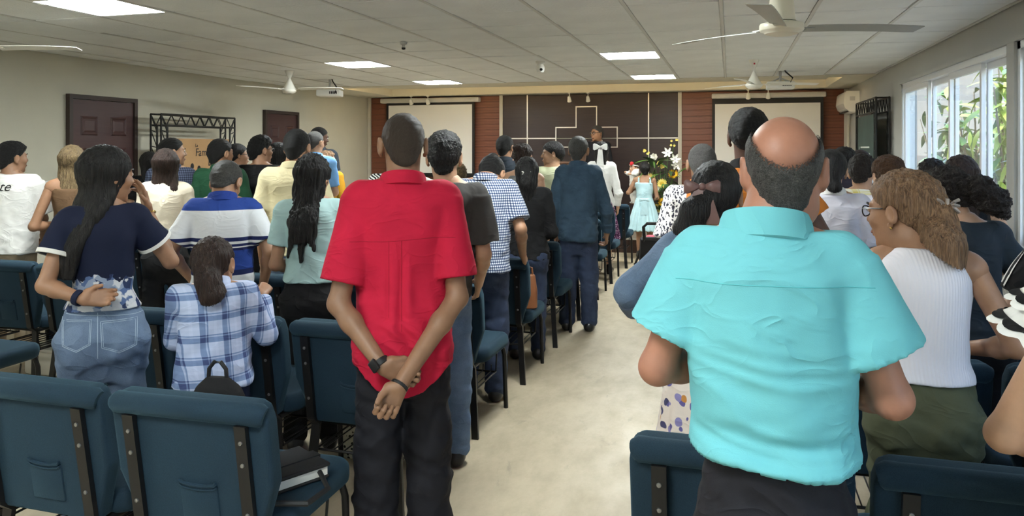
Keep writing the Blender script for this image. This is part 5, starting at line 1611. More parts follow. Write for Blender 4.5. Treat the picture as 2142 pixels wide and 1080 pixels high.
P('person in zebra-print top mostly hidden behind the red shirt', 832, 5.65, 318, lod=1, fem=True, w=1.28, dp=1.1, skin='tan', hmat='black', hair=('bun', {}), hrot=(0, 35, 0), lean=.08, hd=(0, .04, -.06), dH=.06, top=T('zebra', hem=.5, sleeve=.8, ease=.024, sflare=.03), bot=T('blackp'))
blk = P('woman in black jacket and dark jeans with long black hair in a claw clip', 1102, 5.65, 332, lod=0, fem=True, w=1.08, dp=1.06, skin='tan', hmat='black', hair=('clip', dict(L=.27, wd=.078, y0=-.055, dyb=-.03, end=.6, th=.016, path=[(0, -.10, .0), (.01, -.12, -.10), (.02, -.11, -.22)], rs=[.05, .05, .02])), hrot=(2, 6, 0), dr=-4, arms=('front', 'front'), top=T('black', hem=.50, ease=.020, sleeve=1.9, box=.92, hemx=.22, wr=.006, name='jacket'), bot=T('denim_d', ease=.008, name='jeans'))
P('person with curly blonde hair beyond the charcoal T-shirt', 958, 7.65, 345, lod=2, fem=True, skin='light', hmat='blonde', hair=('long', dict(L=.16, th=.024)), hcurl=.007, top=T('cream', hem=.5), bot=T('blackp'))
P('young man with black hair in a dark slate shirt left of the cross', 1056, 7.65, 285, lod=1, skin='tan', hmat='crop', hair=('short', dict(th=.011)), hrot=(-14, 0, 0), dr=-8, top=T('slate', hem=.46, sleeve=.8, box=1.0, collar=True, ease=.022), bot=T('blackp'))
P('dark-haired person mostly hidden beside the slate shirt', 1031, 8.65, 322, lod=2, fem=True, skin='light', hmat='black', hair=('short', {}), top=T('black', hem=.5), bot=T('blackp'))
P('woman with brown updo and earrings in a grey sleeveless top', 1094, 6.65, 303, lod=1, fem=True, w=1.12, skin='light', hmat='brown', hair=('bun', dict(th=.014, bc=(-.02, -.10, .075), br=(.05, .045, .035), rough=.004)), hcurl=.003, hrot=(-14, 6, 0), dr=-8, arms=('down', 'down'), top=T('grey', hem=.5, sleeve=-1, neck=.815, ease=.010), bot=T('blackp'))
boy = P('teenage boy in pale green T-shirt looking back over his left shoulder', 1156, 7.65, 299, lod=1, skin='light', hmat='black', hair=('short', dict(th=.018, front=.060, nape=-.075)), hrot=(76, 4, 0), dr=16, face=True, top=T('palegreen', hem=.48, sleeve=.75, box=1.0, ease=.026, sflare=.02), bot=T('blackp'))
P('man in dark chambray long-sleeved shirt with short grey-black hair', 1210, 6.65, 287, lod=0, w=.95, dp=1.05, skin='brown', hmat='grey', hair=('short', dict(th=.010)), hrot=(-6, 0, 0), dr=-6, arms=('down', dict(e=(.245, .0, 1.05), w=(.24, .10, .84), curl=(40, 45, 30))), top=T('chambray', hem=.455, ease=.024, sleeve=1.9, box=1.02, collar=True, wr=.006), bot=T('denim_d', ease=.02, name='jeans'))
bow = P('woman in white blouse and purple print skirt with a big white hair bow', 1258, 9.72, 298, lod=1, fem=True, w=.95, skin='light', hmat='black', hair=('long', dict(L=.24, wd=.075)), dr=-8, arms=('front', dict(e=(.215, .0, 1.03), w=(.20, .08, .84))), top=T('white', hem=.50, sleeve=1.95, ease=.02), bot=dict(mat=C['purple'], skirt=.26, flare=.07, pleat=.012, waist=.6))
pastor = P('man with glasses in a black suit standing on the stage facing the congregation', 1249, 12.2, 264, rot=172, z0=.232, dH=-.232, lod=1, skin='tan', hmat='grey', hair=('short', dict(th=.010)), hrot=(-28, 4, 0), face=True, glasses=True, top=T('suit', hem=.44, sleeve=1.95, box=1.0, ease=.024, collar=C['white']), bot=T('blackp'))
dress = P('woman in light blue sundress with back bow, holding a baby by the stage', 1348, 11.2, 340, lod=1, fem=True, w=1.14, dp=1.1, skin='tan', hmat='black', hair=('bun', dict(bc=(0, -.10, .02), br=(.06, .045, .05))), hrot=(8, 4, 0), arms=(dict(e=(-.23, .02, .95), w=(-.12, .18, 1.02)), 'front'), top=T('babyblue', hem=.585, neck=.775, sleeve=-1, ease=.010, name='bodice'), bot=dict(mat=C['babyblue'], skirt=.29, flare=.085, pleat=.014, np=20, waist=.62))
# ---- right of the aisle
dj = P('woman in denim jacket with dark low ponytail and brown satin bow', 1512, 2.65, 345, fem=True, w=1.16, dp=1.05, lod=0, skin='tan', hmat='black', hrot=(-6, 4, 0), hd=(-.02, 0, 0),
  hair=('tied', dict(th=.014, path=[(-.02, -.095, -.01), (-.06, -.12, -.05), (-.085, -.115, -.12), (-.09, -.11, -.20)], rs=[.04, .045, .045, .025])),
  arms=(dict(e=(-.315, -.01, 1.115), w=(-.20, .13, .93)), 'front'), top=T('denim_j', hem=.60, ease=.016, sleeve=1.28, wr=.006, sl0=1.3, name='jacket'), bot=dict(mat=C['floraldress'], skirt=.22, flare=.06, waist=.62, ease=.02, pleat=.010))
tall = P('tall dark-haired man in an orange shirt behind the balding man', 1567, 3.65, 230, w=1.12, dp=1.08, lod=0, skin='dark', hmat='crop', hair=('short', dict(th=.012, nape=-.055)), hcurl=.0015, hrot=(-4, 2, 0), arms=('front', dict(e=(.33, .0, 1.17), w=(.12, .2, 1.1))), top=T('orange', hem=.47, ease=.028, sleeve=.55, box=1.0, collar=C['black'], sflare=.02, sl0=1.4), bot=T('blackp'))
P('man with cropped grey hair in black and white leaf-print shirt', 1478, 4.65, 303, w=1.12, dp=1.1, lod=0, skin='brown', hmat='salt', hair=('short', dict(th=.006)), hrot=(-4, 0, 0), dr=6, side=-.02, arms=('down', 'front'), top=T('floralbw', hem=.48, ease=.024, sleeve=.85, box=1.02, sflare=.02, collar=True), bot=T('blackp'))
gl = P('woman with glasses, honey half-up hair, white ribbed tank and olive trousers', 1930, 2.65, 366, fem=True, w=1.08, hip=1.14, dp=1.12, lod=0, skin='tan', hmat='honey', face=True, glasses=True, hrot=(62, 6, 0), hd=(-.055, .0, 0), fat=.004, hs=1.02,
  hair=('tail', dict(th=.015, nape=-.085, path=[(0, -.085, .015), (-.01, -.125, -.01), (-.035, -.135, -.10), (-.05, -.12, -.26), (-.05, -.10, -.44)], rs=[.042, .030, .052, .060, .030], extra=[((.02, -.12, -.05), (.035, -.11, -.34), .030, .012), ((-.05, -.11, -.06), (-.09, -.09, -.36), .030, .010)], rough=.0045)),
  arms=('front', dict(e=(.245, -.01, 1.01), w=(.12, .17, .95))), top=dict(mat=C['ribwhite'], hem=.575, ease=.014, sleeve=-1, wr=.003, neck=.835, name='tank_top'), bot=T('olive', ease=.006, wr=.006, waist=.60))
curly = P('woman with bushy dark ponytail in a dark T-shirt, head bowed to the left', 2030, 3.65, 358, fem=True, w=1.08, dp=1.1, lod=0, skin='light', hmat='curly', hrot=(28, 20, 0), dr=24, lean=.08, hd=(-.045, .03, 0), hcurl=.006,
  hair=('tied', dict(th=.016, path=[(.01, -.10, .01), (.04, -.15, -.02), (.07, -.17, -.09), (.09, -.16, -.15)], rs=[.040, .058, .064, .042])), arms=('front', dict(e=(.26, .02, .99), w=(.24, .20, .90))), top=T('dtee', hem=.52, ease=.018, sleeve=.62, sflare=.012), bot=T('black', ease=.012))
P('woman with straight dark hair in a black sleeveless top by the window', 2010, 4.65, 330, fem=True, lod=1, skin='light', hmat='brown', hair=('long', dict(L=.24, wd=.095)), hrot=(4, 6, 0), side=.0, w=1.15, arms=('down', dict(e=(.26, .0, 1.0), w=(.18, .16, .92))), top=T('black', hem=.5, sleeve=-1, neck=.83, ease=.012), bot=T('blackp'))
P('dark curly-haired person glimpsed by the window beyond the others', 1950, 6.25, 338, lod=2, skin='tan', hmat='curly', hair=('short', dict(th=.018, vol=.015)), hcurl=.006, top=T('slate', hem=.47), bot=T('blackp'))
P('woman in white collared shirt with dark ponytail right of the balding man', 1738, 4.65, 318, fem=True, lod=1, w=1.15, dp=1.1, skin='light', hmat='black', hair=('tail', dict(th=.016, path=[(.0, -.10, -.03), (.02, -.11, -.10), (.03, -.10, -.17)], rs=[.045, .035, .02])), hrot=(0, 4, 0), top=T('lav', hem=.5, sleeve=.8, collar=C['white'], box=1.0, ease=.024), bot=T('blackp'))
P('woman with glossy braided updo in a plum-black top', 1768, 6.65, 311, fem=True, lod=1, w=1.1, skin='light', hmat='black', hair=('bun', dict(th=.016, bc=(.01, -.085, .06), br=(.07, .05, .05), rough=.004)), hcurl=.003, hrot=(-30, 4, 0), top=T('plum', hem=.5, sleeve=.7, neck=.845), bot=T('blackp'))
P('woman with reddish-black ponytail and white collar near the right door', 1797, 7.65, 317, fem=True, lod=2, skin='light', hmat='brown', hair=('tail', dict(th=.016, path=[(.02, -.10, 0), (.04, -.12, -.08), (.045, -.11, -.16)], rs=[.04, .04, .02])), hrot=(35, 4, 0), face=True, top=T('white', hem=.5, collar=True), bot=T('blackp'))
P('person with short black curls in yellow and white checked shirt', 1815, 5.75, 328, lod=1, w=1.1, skin='light', hmat='curly', hair=('short', dict(th=.012, vol=.014)), hcurl=.004, hrot=(-10, 10, 0), side=-.03, top=T('yellowcheck', hem=.5, sleeve=.8, box=1.0, ease=.024), bot=T('denim_m'))
P('person with light brown fuzzy cropped hair before the window frame', 1858, 5.12, 332, lod=1, skin='light', hmat='fuzzy', hair=('short', dict(th=.020, vol=.012, nape=-.09)), hcurl=.004, hrot=(20, 8, 0), top=T('lav', hem=.5, sleeve=.8), bot=T('denim_d'))
track = P('woman in black top with white shoulder stripe at the right edge', 2325, 2.80, 345, fem=True, w=1.22, dp=1.15, lod=0, skin='brown', hmat='black', hair=('bun', {}), arms=(dict(e=(-.27, .0, 1.02), w=(-.20, .16, .97)), 'front'), top=T('black', hem=.5, ease=.022, sleeve=.62, sflare=.016, box=.95), bot=T('blackp'))
ruf = P('woman in white ruffled blouse with black trim at the right edge, arm bare', 2480, 1.72, 330, fem=True, w=1.22, dp=1.15, lod=0, skin='light', hmat='brown', hair=('long', dict(L=.25)), arms=(dict(e=(-.285, -.02, 1.0), w=(-.17, .15, .95)), 'front'), top=T('white', hem=.55, ease=.018, sleeve=.15, box=.9), bot=T('grey'))
# ---- pieces worn
def bow_mesh(w, h, tail, mat_, nodes, p, name, rz=0.0):
    M = Matrix.Translation(p) @ Matrix.Rotation(rz, 4, 'Z')
    e = MB()
    for s in (-1, 1):
        V = []; n = 6; m_ = 8
        for i in range(n + 1):
            t = i / n
            for k in range(m_):
                a = 2 * PI * k / m_
                V.append(M @ Vector((s * (.006 + w * t), .012 * math.cos(a) * math.sin(PI * min(1, t * .9 + .1)) - .004 * t, math.sin(a) * (h * (.25 + .75 * math.sin(PI * .5 * t))) * (1 if t < .95 else .7))))
        F = [(i*m_+k, i*m_+(k+1)%m_, (i+1)*m_+(k+1)%m_, (i+1)*m_+k) for i in range(n) for k in range(m_)] + [tuple(range(m_)), tuple(n*m_+k for k in range(m_))]
        e.add(V, F)
        if tail:
            q = [M @ Vector((s * .010, 0, 0)), M @ Vector((s * .018, -.012, -tail * .5)), M @ Vector((s * .024, -.006, -tail))]
            V = []
            for i, c_ in enumerate(q):
                ww = .012 + .012 * i
                V += [c_ + Vector((-ww, 0, 0)), c_ + Vector((ww, -.004, 0)), c_ + Vector((ww, .004, 0)), c_ + Vector((-ww, .006, 0))]
            F = [(i*4+k, i*4+(k+1)%4, (i+1)*4+(k+1)%4, (i+1)*4+k) for i in range(2) for k in range(4)] + [(0, 1, 2, 3), (8, 9, 10, 11)]
            e.add(V, F)
    bm = bmesh.new(); bmesh.ops.create_uvsphere(bm, u_segments=10, v_segments=8, radius=.013); e.bm(bm, M)
    return e.build(name, mat_, nodes['root'], True)
bow_mesh(.052, .024, .12, plain('mauve_satin', (.15, .08, .075), .35), dj, dj['hp']((-.035, -.128, .035)), 'hair_bow')
bow_mesh(.085, .045, .36, C['white'], bow, bow['hp']((0, -.125, .06)), 'hair_bow')
bow_mesh(.07, .03, .22, C['babyblue'], dress, (0, -.155, .86), 'back_bow')
st_ = MB()
for s in (-1, 1):
    zt = .775 * dress['H']
    st_.tube([(s * .085, -.092, zt - .02), (s * .080, -.075, zt + .055), (s * .078, -.01, zt + .075), (s * .08, .06, zt + .03)], .014, 6)
st_.build('shoulder_strap', C['babyblue'], dress['top'], True)
# claw clip on the black-haired woman, gold clip on the honey hair
def claw(nodes, p, mat_, sc, name='hair_clip'):
    m = MB(); c0 = nodes['hp'](p)
    for s in (-1, 1):
        for k in range(3):
            a = (k - 1) * .7
            m.tube([c0 + Vector((s * .004 * sc, 0, 0)), c0 + Vector((s * .012 * sc, -.010 * sc, .010 * math.sin(a) * sc + .004)), c0 + Vector((s * .020 * sc, -.004 * sc, .020 * math.sin(a) * sc))], .0035 * sc, 6)
    m.tube([c0 + Vector((0, -.003, -.014 * sc)), c0 + Vector((0, -.006, .014 * sc))], .004 * sc, 6)
    m.build(name, mat_, nodes['root'], True)
claw(blk, (.0, -.125, -.02), plain('pearl_clip', (.6, .58, .52), .3), 1.6)
claw(gl, (-.01, -.142, .015), plain('silver_clip', (.42, .38, .36), .3, .7), 1.5)
for nd, q in ((gl, 1), (gl, -1)):
    bm = bmesh.new(); bmesh.ops.create_uvsphere(bm, u_segments=8, v_segments=6, radius=.004)
    MB().bm(bm, Matrix.Translation(nd['hp']((q * .086, -.006, -.045)))).build('earring', M_GOLD, nd['root'], True)
# jacket details and rolled cuff
A = dj['AP'][0]; E_, W2 = Vector(A['e']), Vector(A['w']); d = (W2 - E_).normalized()
M = Matrix.Translation(E_.lerp(W2, .24)) @ d.to_track_quat('Z', 'X').to_matrix().to_4x4()
MB().lathe([(.052, -.022), (.062, -.024), (.064, 0), (.063, .022), (.054, .024), (.046, .02)], 22, M, False).build('rolled_cuff', m_denim('cuff', (.05, .065, .09), (.09, .11, .15)), dj['top'], True)
# text on the white T-shirt
b = bvh_of(TEE['topm'])
def print_text(nodes, b, body, size, x, z, shear, mat_, scalex=1.0):
    cu = bpy.data.curves.new('shirt_lettering', 'FONT'); cu.body = body; cu.size = size; cu.shear = shear; cu.resolution_u = 3; cu.align_x = 'RIGHT'
    tmp = bpy.data.objects.new('t', cu); COL.objects.link(tmp)
    me = bpy.data.meshes.new_from_object(tmp.evaluated_get(bpy.context.evaluated_depsgraph_get()))
    bpy.data.objects.remove(tmp, do_unlink=True)
    bm = bmesh.new(); bm.from_mesh(me); bmesh.ops.triangulate(bm, faces=bm.faces); bmesh.ops.subdivide_edges(bm, edges=bm.edges, cuts=1); bm.to_mesh(me); bm.free()
    for v in me.vertices:
        p = Vector((x + v.co.x * scalex, 0, z + v.co.y))
        h = b.ray_cast(p - Vector((0, .6, 0)), Vector((0, 1, 0)), 2)
        v.co = (h[0] if h[0] is not None else p) - Vector((0, .003, 0))
    me.materials.clear(); me.materials.append(mat_)
    obj('shirt_lettering', me, None, nodes['top'])
print_text(TEE, b, 'Create', .10, .045, 1.275, .35, M_BLACK)
for xx in (-.07, -.055): seam(TEE, 'top', [(xx + .004 * math.sin(i * .8), 0, 1.20 - i * .015) for i in range(20)], M_BLACK, .0018, 'shirt_print', off=.001)
# white stripe on the black top
seam(track, 'top', [(-.135 - i * .0085, 0, 1.40) for i in range(2)], C['white'], .001, 'stripe_edge')
tb = bvh_of(track['topm'])
sp = []
S_ = track['SH'][0]; E_ = Vector(track['AP'][0]['e'])
for w_ in (-.022, .022):
    row = []
    for i in range(16):
        t = i / 15; c_ = Vector((-.075, S_.y, S_.z + .06)).lerp(S_ + Vector((-.055, 0, .02)), min(1, t * 2.2)) if t < .45 else (S_ + Vector((-.055, 0, .02))).lerp(S_.lerp(E_, .60) + Vector((-.05, 0, 0)), (t - .45) / .55)
        src = c_ + Vector((-.25, -.35 + w_ * 4, .25)); dr_ = (c_ + Vector((0, w_, 0)) - src).normalized()
        h = tb.ray_cast(src, dr_, 2); row.append((h[0] if h[0] is not None else c_) - dr_ * .003)
    sp.append(row)
V = sp[0] + sp[1]; F = [(i, i + 1, 16 + i + 1, 16 + i) for i in range(15)]
MB().add(V, F).build('shoulder_stripe', C['white'], track['top'], True)
# ruffles of the blouse at the right edge
S_ = ruf['SH'][0]; E_ = Vector(ruf['AP'][0]['e']); d = (E_ - S_).normalized()
Mr = Matrix.Translation(S_ + Vector((.03, 0, .035))) @ d.to_track_quat('Z', 'X').to_matrix().to_4x4()
def frill(z0_, z1_, r0, r1, mat_, name, ph):
    m = MB(); n = 104; VV = []
    for i in range(7):
        t = i / 6
        for k in range(n):
            a = 2 * PI * k / n
            r_ = r0 + (r1 - r0) * t + .007 * t * math.sin(a * 13 + ph)
            VV.append(Mr @ Vector((r_ * math.cos(a), r_ * math.sin(a), z0_ + (z1_ - z0_) * t + .005 * t * math.sin(a * 13 + ph + 1))))
    FF = [(i*n+k, i*n+(k+1)%n, (i+1)*n+(k+1)%n, (i+1)*n+k) for i in range(6) for k in range(n)]
    return m.add(VV, FF).build(name, mat_, ruf['top'], True)
for k, (a, b_, r0, r1) in enumerate(((-.05, .03, .045, .105), (.0, .085, .070, .125), (.05, .14, .075, .135))):
    f = frill(a, b_, r0, r1, C['white'], 'ruffle', k * 1.7)
    frill(a + (b_ - a) * .70, a + (b_ - a) * .84, r0 + (r1 - r0) * .70 + .005, r0 + (r1 - r0) * .84 + .005, C['black'], 'ruffle_trim', k * 1.7)
# ---- baby
bx = at(1326, 11.4)
baby = person('baby in white with a red flower headband, held by woman in blue dress', (bx[0], 11.42), .62, rot=130, z0=.76, lod=1, skin='light', hmat='brown', hair=('short', dict(th=.004)), face=True, hs=.66, hrot=(10, 0, 0), w=1.15, dp=1.15,
  arms=(dict(e=(-.10, .03, .46), w=(-.06, .10, .46), hs=.8), dict(e=(.10, .03, .46), w=(.06, .11, .48), hs=.8)), top=T('white', hem=.36, sleeve=1.9, ease=.016), bot=T('white', ease=.012), shoe=C['white'])
hb = MB()
ring = [baby['hp']((.088 * math.sin(t), -.014 + .110 * math.cos(t), .055 + .02 * math.cos(t))) for t in np.linspace(0, 2 * PI, 25)]
hb.tube(ring, .008, 6, False).build('headband', C['white'], baby['root'], True)
bm = bmesh.new(); bmesh.ops.create_icosphere(bm, subdivisions=2, radius=.03)
for v in bm.verts: v.co *= 1 + .25 * math.sin(v.co.x * 300) * math.sin(v.co.z * 260)
MB().bm(bm, Matrix.Translation(baby['hp']((-.03, .085, .105)))).build('headband_flower', plain('red_flower', (.5, .02, .03), .7), baby['root'], True)

# ---- flower arrangement
fx, fy, _ = at(1388, 11.35)
FA = empty('flower_arrangement', (fx, fy, 0), label='tall arrangement of sunflowers, white roses and lilies beside the stage', cat='flowers')
MB().lathe([(.0, 0), (.16, 0), (.17, .02), (.10, .05), (.07, .2), (.09, .42), (.16, .62), (.17, .66), (.14, .66), (.12, .6), (.0, .58)], 24).build('urn', plain('dark_urn', (.015, .018, .016), .4, vary=.2), FA, True)
M_PET = plain('sunflower_petal', (.72, .42, .02), .6, vary=.1); M_PETL = plain('pale_yellow_petal', (.72, .58, .16), .6, vary=.1); M_CTR = plain('sunflower_centre', (.05, .022, .01), .8); M_CTRY = plain('gerbera_centre', (.5, .33, .03), .8)
M_ROSE = plain('white_petal', (.70, .67, .58), .6, vary=.06); M_STEM = plain('stem_green', (.06, .12, .03), .6)
def petal_ring(n, r0, L, w, cup, M):
    m = MB()
    for k in range(n):
        a = 2 * PI * k / n; ca, sa = math.cos(a), math.sin(a)
        pr = [(r0, .3), (r0 + L * .4, 1.0), (r0 + L * .75, .75), (r0 + L, .05)]
        V = []
        for i, (r_, ww) in enumerate(pr):
            z = cup * (i / 3) ** 2
            for s in (-1, 0, 1):
                V.append(M @ Vector((r_ * ca - s * ww * w * sa, r_ * sa + s * ww * w * ca, z + (.004 if s else 0))))
        m.add(V, [(i*3+q, i*3+q+1, i*3+q+4, i*3+q+3) for i in range(3) for q in range(2)])
    return m
def flower(kind, px_, py_, dy=0.0):
    X, Y, Z = at(px_, fy + dy, py_)
    p = Vector((X - fx, dy, Z))
    look = (Vector((0, 0, 1.5)) - Vector((X, Y, Z))).normalized() + Vector((random.Random(px_).uniform(-.3, .3), 0, .25))
    M = Matrix.Translation(p) @ look.to_track_quat('Z', 'Y').to_matrix().to_4x4()
    if kind in ('sun', 'ger'):
        mp = M_PET if kind == 'sun' else M_PETL
        e = empty('sunflower' if kind == 'sun' else 'gerbera', parent=FA)
        m = petal_ring(16, .028, .048, .011, .006, M); m.v += []; m2 = petal_ring(14, .026, .040, .011, .016, M @ Matrix.Rotation(.2, 4, 'Z')); m.add(m2.v, m2.f)
        m.build('petals', mp, e, True)
        MB().lathe([(.0, .012), (.018, .012), (.030, .004), (.030, -.006), (.0, -.008)], 16, M).build('flower_centre', M_CTR if kind == 'sun' else M_CTRY, e, True)
    elif kind == 'rose':
        e = empty('white_rose', parent=FA)
        m = petal_ring(7, .012, .045, .024, .020, M); m2 = petal_ring(6, .008, .034, .02, .034, M @ Matrix.Rotation(.4, 4, 'Z')); m.add(m2.v, m2.f)
        m2 = petal_ring(5, .003, .02, .016, .040, M @ Matrix.Rotation(.9, 4, 'Z')); m.add(m2.v, m2.f)
        m.build('petals', M_ROSE, e, True)
    elif kind == 'lily':
        e = empty('white_lily', parent=FA)
        petal_ring(6, .008, .075, .018, .04, M).build('petals', M_ROSE, e, True)
    else:
        e = empty('yellow_sprig', parent=FA)
        m = MB(); rr = random.Random(px_ + py_)
        for k in range(5):
            m2 = petal_ring(6, .003, .016, .007, .006, M @ Matrix.Translation((rr.uniform(-.05, .05), rr.uniform(-.05, .05), rr.uniform(-.02, .03)))); m.add(m2.v, m2.f)
        m.build('petals', M_PETL, e, True)
    MB().tube([p - look * .01, Vector((p.x * .6, p.y * .6, p.z * .75)), (p.x * .12, p.y * .12, .6)], .005, 6).build('stem', M_STEM, FA, True)
for a in (('sun', 1408, 364), ('sun', 1387, 424, -.05), ('ger', 1385, 384, -.04), ('rose', 1368, 329), ('rose', 1373, 394, -.03), ('lily', 1397, 320), ('lily', 1412, 333), ('lily', 1414, 346), ('sprig', 1354, 318), ('sprig', 1410, 299), ('sprig', 1380, 343), ('sprig', 1390, 352), ('rose', 1396, 405, -.02), ('ger', 1361, 372, .02), ('sprig', 1372, 437, -.03), ('lily', 1380, 440, 0.02)):
    flower(*a)
rr = random.Random(3); LF = leaf_me(.20, .055, M_LEAF[2], .35); LF2 = leaf_me(.26, .03, M_LEAF[0], .6)
for i in range(70):
    o = bpy.data.objects.new('leaf', rr.choice((LF, LF, LF2))); link(o, FA)
    z = rr.uniform(.6, 1.42); q = .05 + .22 * (z - .5)
    o.location = (rr.uniform(-q, q), rr.uniform(-.1, .12), z); o.rotation_euler = (rr.uniform(-.4, 1.2), rr.uniform(-.6, .6), rr.uniform(0, 2 * PI))

# ---- stroller in the aisle
sx, sy, _ = at(1366, 8.0)
SR = empty('stroller', (sx, sy, 0), .25, 'black baby stroller with looped handle in the aisle beside the leaf-print shirt', 'stroller')
MB().tube([(-.13, -.28, .70), (-.15, -.36, .82), (-.12, -.40, .86), (.12, -.40, .86), (.15, -.36, .82), (.13, -.28, .70), (-.13, -.28, .70)], .016, 8, False).build('handle', M_BLACK, SR, True)
m = MB()
for s in (-1, 1):
    m.tube([(s * .13, -.28, .70), (s * .18, .05, .38), (s * .2, .32, .08)], .012, 8); m.tube([(s * .18, .05, .40), (s * .2, -.25, .08)], .012, 8)
m.tube([(-.2, .32, .08), (.2, .32, .08)], .01, 8); m.tube([(-.2, -.25, .08), (.2, -.25, .08)], .01, 8)
m.build('frame', M_TUBE, SR, True)
MB().prism([(-.26, .68), (-.16, .36), (.18, .34), (.2, .38), (-.1, .42), (-.2, .70)], 'x', -.16, .16).build('seat', plain('stroller_fabric', (.02, .02, .022), .9), SR)
MB().rbox((-.10, -.2, .55), (.08, -.12, .72), .03, 3).build('blanket', C['pink'], SR, True)
wm = MB().lathe([(.05, -.015), (.075, -.015), (.08, -.008), (.08, .008), (.075, .015), (.05, .015)], 20, Matrix.Rotation(PI / 2, 4, 'Y')).mesh('wheel', True); wm.materials.append(M_BLACK)
for x, y in ((-.21, .32), (.21, .32), (-.21, -.25), (.21, -.25)): obj('wheel', wm, None, SR, (x, y, .08))

# ---- belongings on the chairs
def lump(name, F, mat_, parent, it=1):
    V, Q = F.solve(); V = relax(V, Q, it); return obj(name, npmesh(name, V, Q), mat_, parent)
BPS = .78
BP = empty('backpack', (-1.72, 2.30, .478), .1, 'black backpack standing on a nearest-row chair behind the child', 'backpack')
F = Field(.008); F.loft([(0, 0, 0, .15, .085), (.12, 0, 0, .155, .09), (.26, 0, -.01, .14, .075), (.36, 0, -.015, .10, .05), (.405, 0, -.02, .05, .02)], .02, n=2.6); lump('bag_body', F, cloth('bag', (.012, .012, .013)), BP)
F = Field(.008); F.loft([(.02, 0, -.09, .11, .04), (.18, 0, -.09, .11, .035), (.22, 0, -.08, .08, .02)], .02, n=2.8); lump('front_pocket', F, cloth('bag', (.012, .012, .013)), BP)
MB().tube([(-.045, -.02, .37), (-.04, -.02, .44), (-.015, -.02, .47), (.015, -.02, .47), (.04, -.02, .44), (.045, -.02, .37)], .009, 8).build('handle', M_BLACK, BP, True); BP.scale = (.8, .8, .8)
BB = empty('book_case', (-1.46, 2.27, .478), -.5, 'black zipped book cover with papers lying on nearest-row chair seat', 'book')
MB().rbox((-.10, -.13, 0), (.10, .13, .012), .005, 1).build('cover', M_BLACK, BB)
MB().box((-.09, -.122, .012), (.096, .122, .042)).build('pages', plain('paper', (.62, .60, .55), .8), BB)
MB().rbox((-.104, -.13, .040), (.104, .13, .054), .006, 2).build('cover', M_BLACK, BB)
MB().box((-.02, -.135, -.001), (.03, .135, .058)).build('strap', M_BLACK, BB)
MB().tube([(.10, -.1, .03), (.18, -.12, .02), (.24, -.04, .012), (.20, .06, .015), (.10, .09, .03)], .009, 6).build('carry_loop', M_BLACK, BB, True)
HBg = empty('handbag', (-1.40, 5.20, .478), .3, 'tan leather handbag on an aisle chair behind the gingham shirt', 'handbag')
M_LEATHER = plain('tan_leather', (.23, .085, .035), .45, vary=.12)
F = Field(.008); F.loft([(0, 0, 0, .10, .065), (.12, 0, 0, .10, .055), (.22, 0, 0, .085, .03), (.235, 0, 0, .082, .024)], .01, n=3); lump('bag_body', F, M_LEATHER, HBg)
MB().tube([(-.07, 0, .20), (-.06, -.01, .28), (0, -.02, .31), (.06, -.01, .28), (.07, 0, .20)], .007, 8).build('strap', M_LEATHER, HBg, True)
YP = empty('snack_packet', (.86, 2.40, .478), .2, 'yellow packet with dark lettering on a chair by the olive trousers', 'packet')
F = Field(.006); F.loft([(0, 0, 0, .05, .02), (.02, 0, 0, .052, .028), (.10, 0, 0, .05, .022), (.14, 0, 0, .048, .006)], .0, n=3); lump('packet_body', F, plain('yellow_foil', (.72, .58, .01), .35), YP)
text('lettering', 'ALE', .035, M_BLACK, YP, (-.035, -.030, .085), (PI / 2, 0, 0), .2)
ZB = empty('zebra_bag', (-1.83, 3.45, .13), 0, 'black and white patterned bag on the floor under the second row', 'bag')
ZB.location = (-1.86, 3.62, 0)
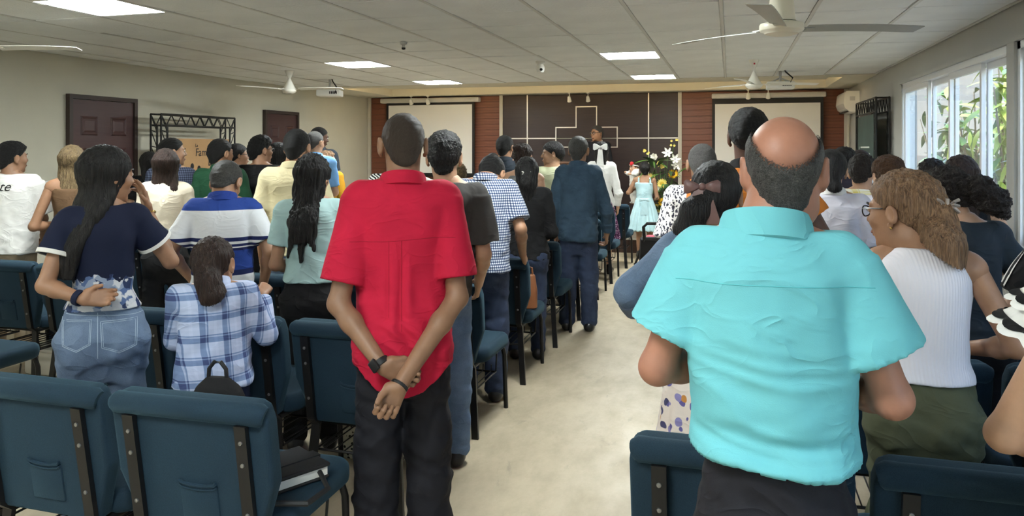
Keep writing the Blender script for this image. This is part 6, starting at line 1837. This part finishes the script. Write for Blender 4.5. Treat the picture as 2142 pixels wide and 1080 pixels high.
F = Field(.01); F.loft([(0, 0, 0, .10, .07), (.2, 0, 0, .12, .08), (.4, 0, 0, .11, .05), (.47, 0, 0, .10, .03)], .01, n=2.6); lump('bag_body', F, m_print('bag_pattern', 42, [(0, (.02, .02, .02)), (.5, (.03, .03, .03))], (.62, .60, .52), second=.34), ZB)
MB().tube([(-.06, 0, .45), (-.04, 0, .56), (.04, 0, .56), (.06, 0, .45)], .009, 8).build('handle', M_BLACK, ZB, True)
PB = empty('paperback', (-1.86, 2.20, .262), .2, 'worn colourful paperback book in the rack between nearest-row chairs', 'book')
PB.location = (-1.93, 2.16, .262)
MB().box((-.06, -.09, 0), (.06, .09, .025)).build('pages', plain('paper', (.62, .60, .55), .8), PB)
MB().box((-.062, -.092, .025), (.062, .092, .028)).build('cover', m_print('book_cover', 30, [(0, (.45, .32, .06)), (.5, (.12, .07, .05)), (.7, (.5, .45, .4))], (.25, .16, .10), second=.5), PB)
WB = empty('storage_box', (-4.55, 4.38, 0), .0, 'white plastic box on the floor beneath the far left chairs', 'box')
MB().rbox((-.26, -.12, 0), (.26, .12, .17), .02, 2).build('tub', plain('box_white', (.55, .52, .44), .5), WB, True)
MB().rbox((-.27, -.13, .165), (.27, .13, .19), .008, 2).build('lid', plain('box_white', (.55, .52, .44), .5), WB, True)
def sneaker(x, y, rz, label):
    e = empty('sneaker', (x, y, 0), rz, label, 'shoe', 'sneakers under the nearest row')
    F = Field(.006); F.rc((0, -.08, .045), (0, .10, .035), .040, .036, .02); F.rc((0, -.07, .05), (0, -.05, .085), .038, .034, .03); F.plane((0, 0, .022), (0, 0, 1)); lump('upper', F, cloth('sneaker_black', (.02, .02, .022)), e)
    F = Field(.006); F.rc((0, -.085, .02), (0, .105, .02), .042, .039, .0); F.plane((0, 0, 0), (0, 0, 1)); F.plane((0, 0, .028), (0, 0, -1)); lump('sole', F, plain('sole_white', (.66, .65, .6), .6), e)
    m = MB()
    for k in range(4): m.tube([(-.02, .0 + k * .02, .078 - k * .004), (.02, .0 + k * .02, .078 - k * .004)], .003, 5)
    m.build('laces', plain('lace_white', (.6, .6, .57), .8), e)
sneaker(-2.13, 2.22, -1.2, 'black sneaker with white sole under the nearest row, right one'); sneaker(-2.30, 2.17, -1.0, 'black sneaker with white sole under the nearest row, left one')
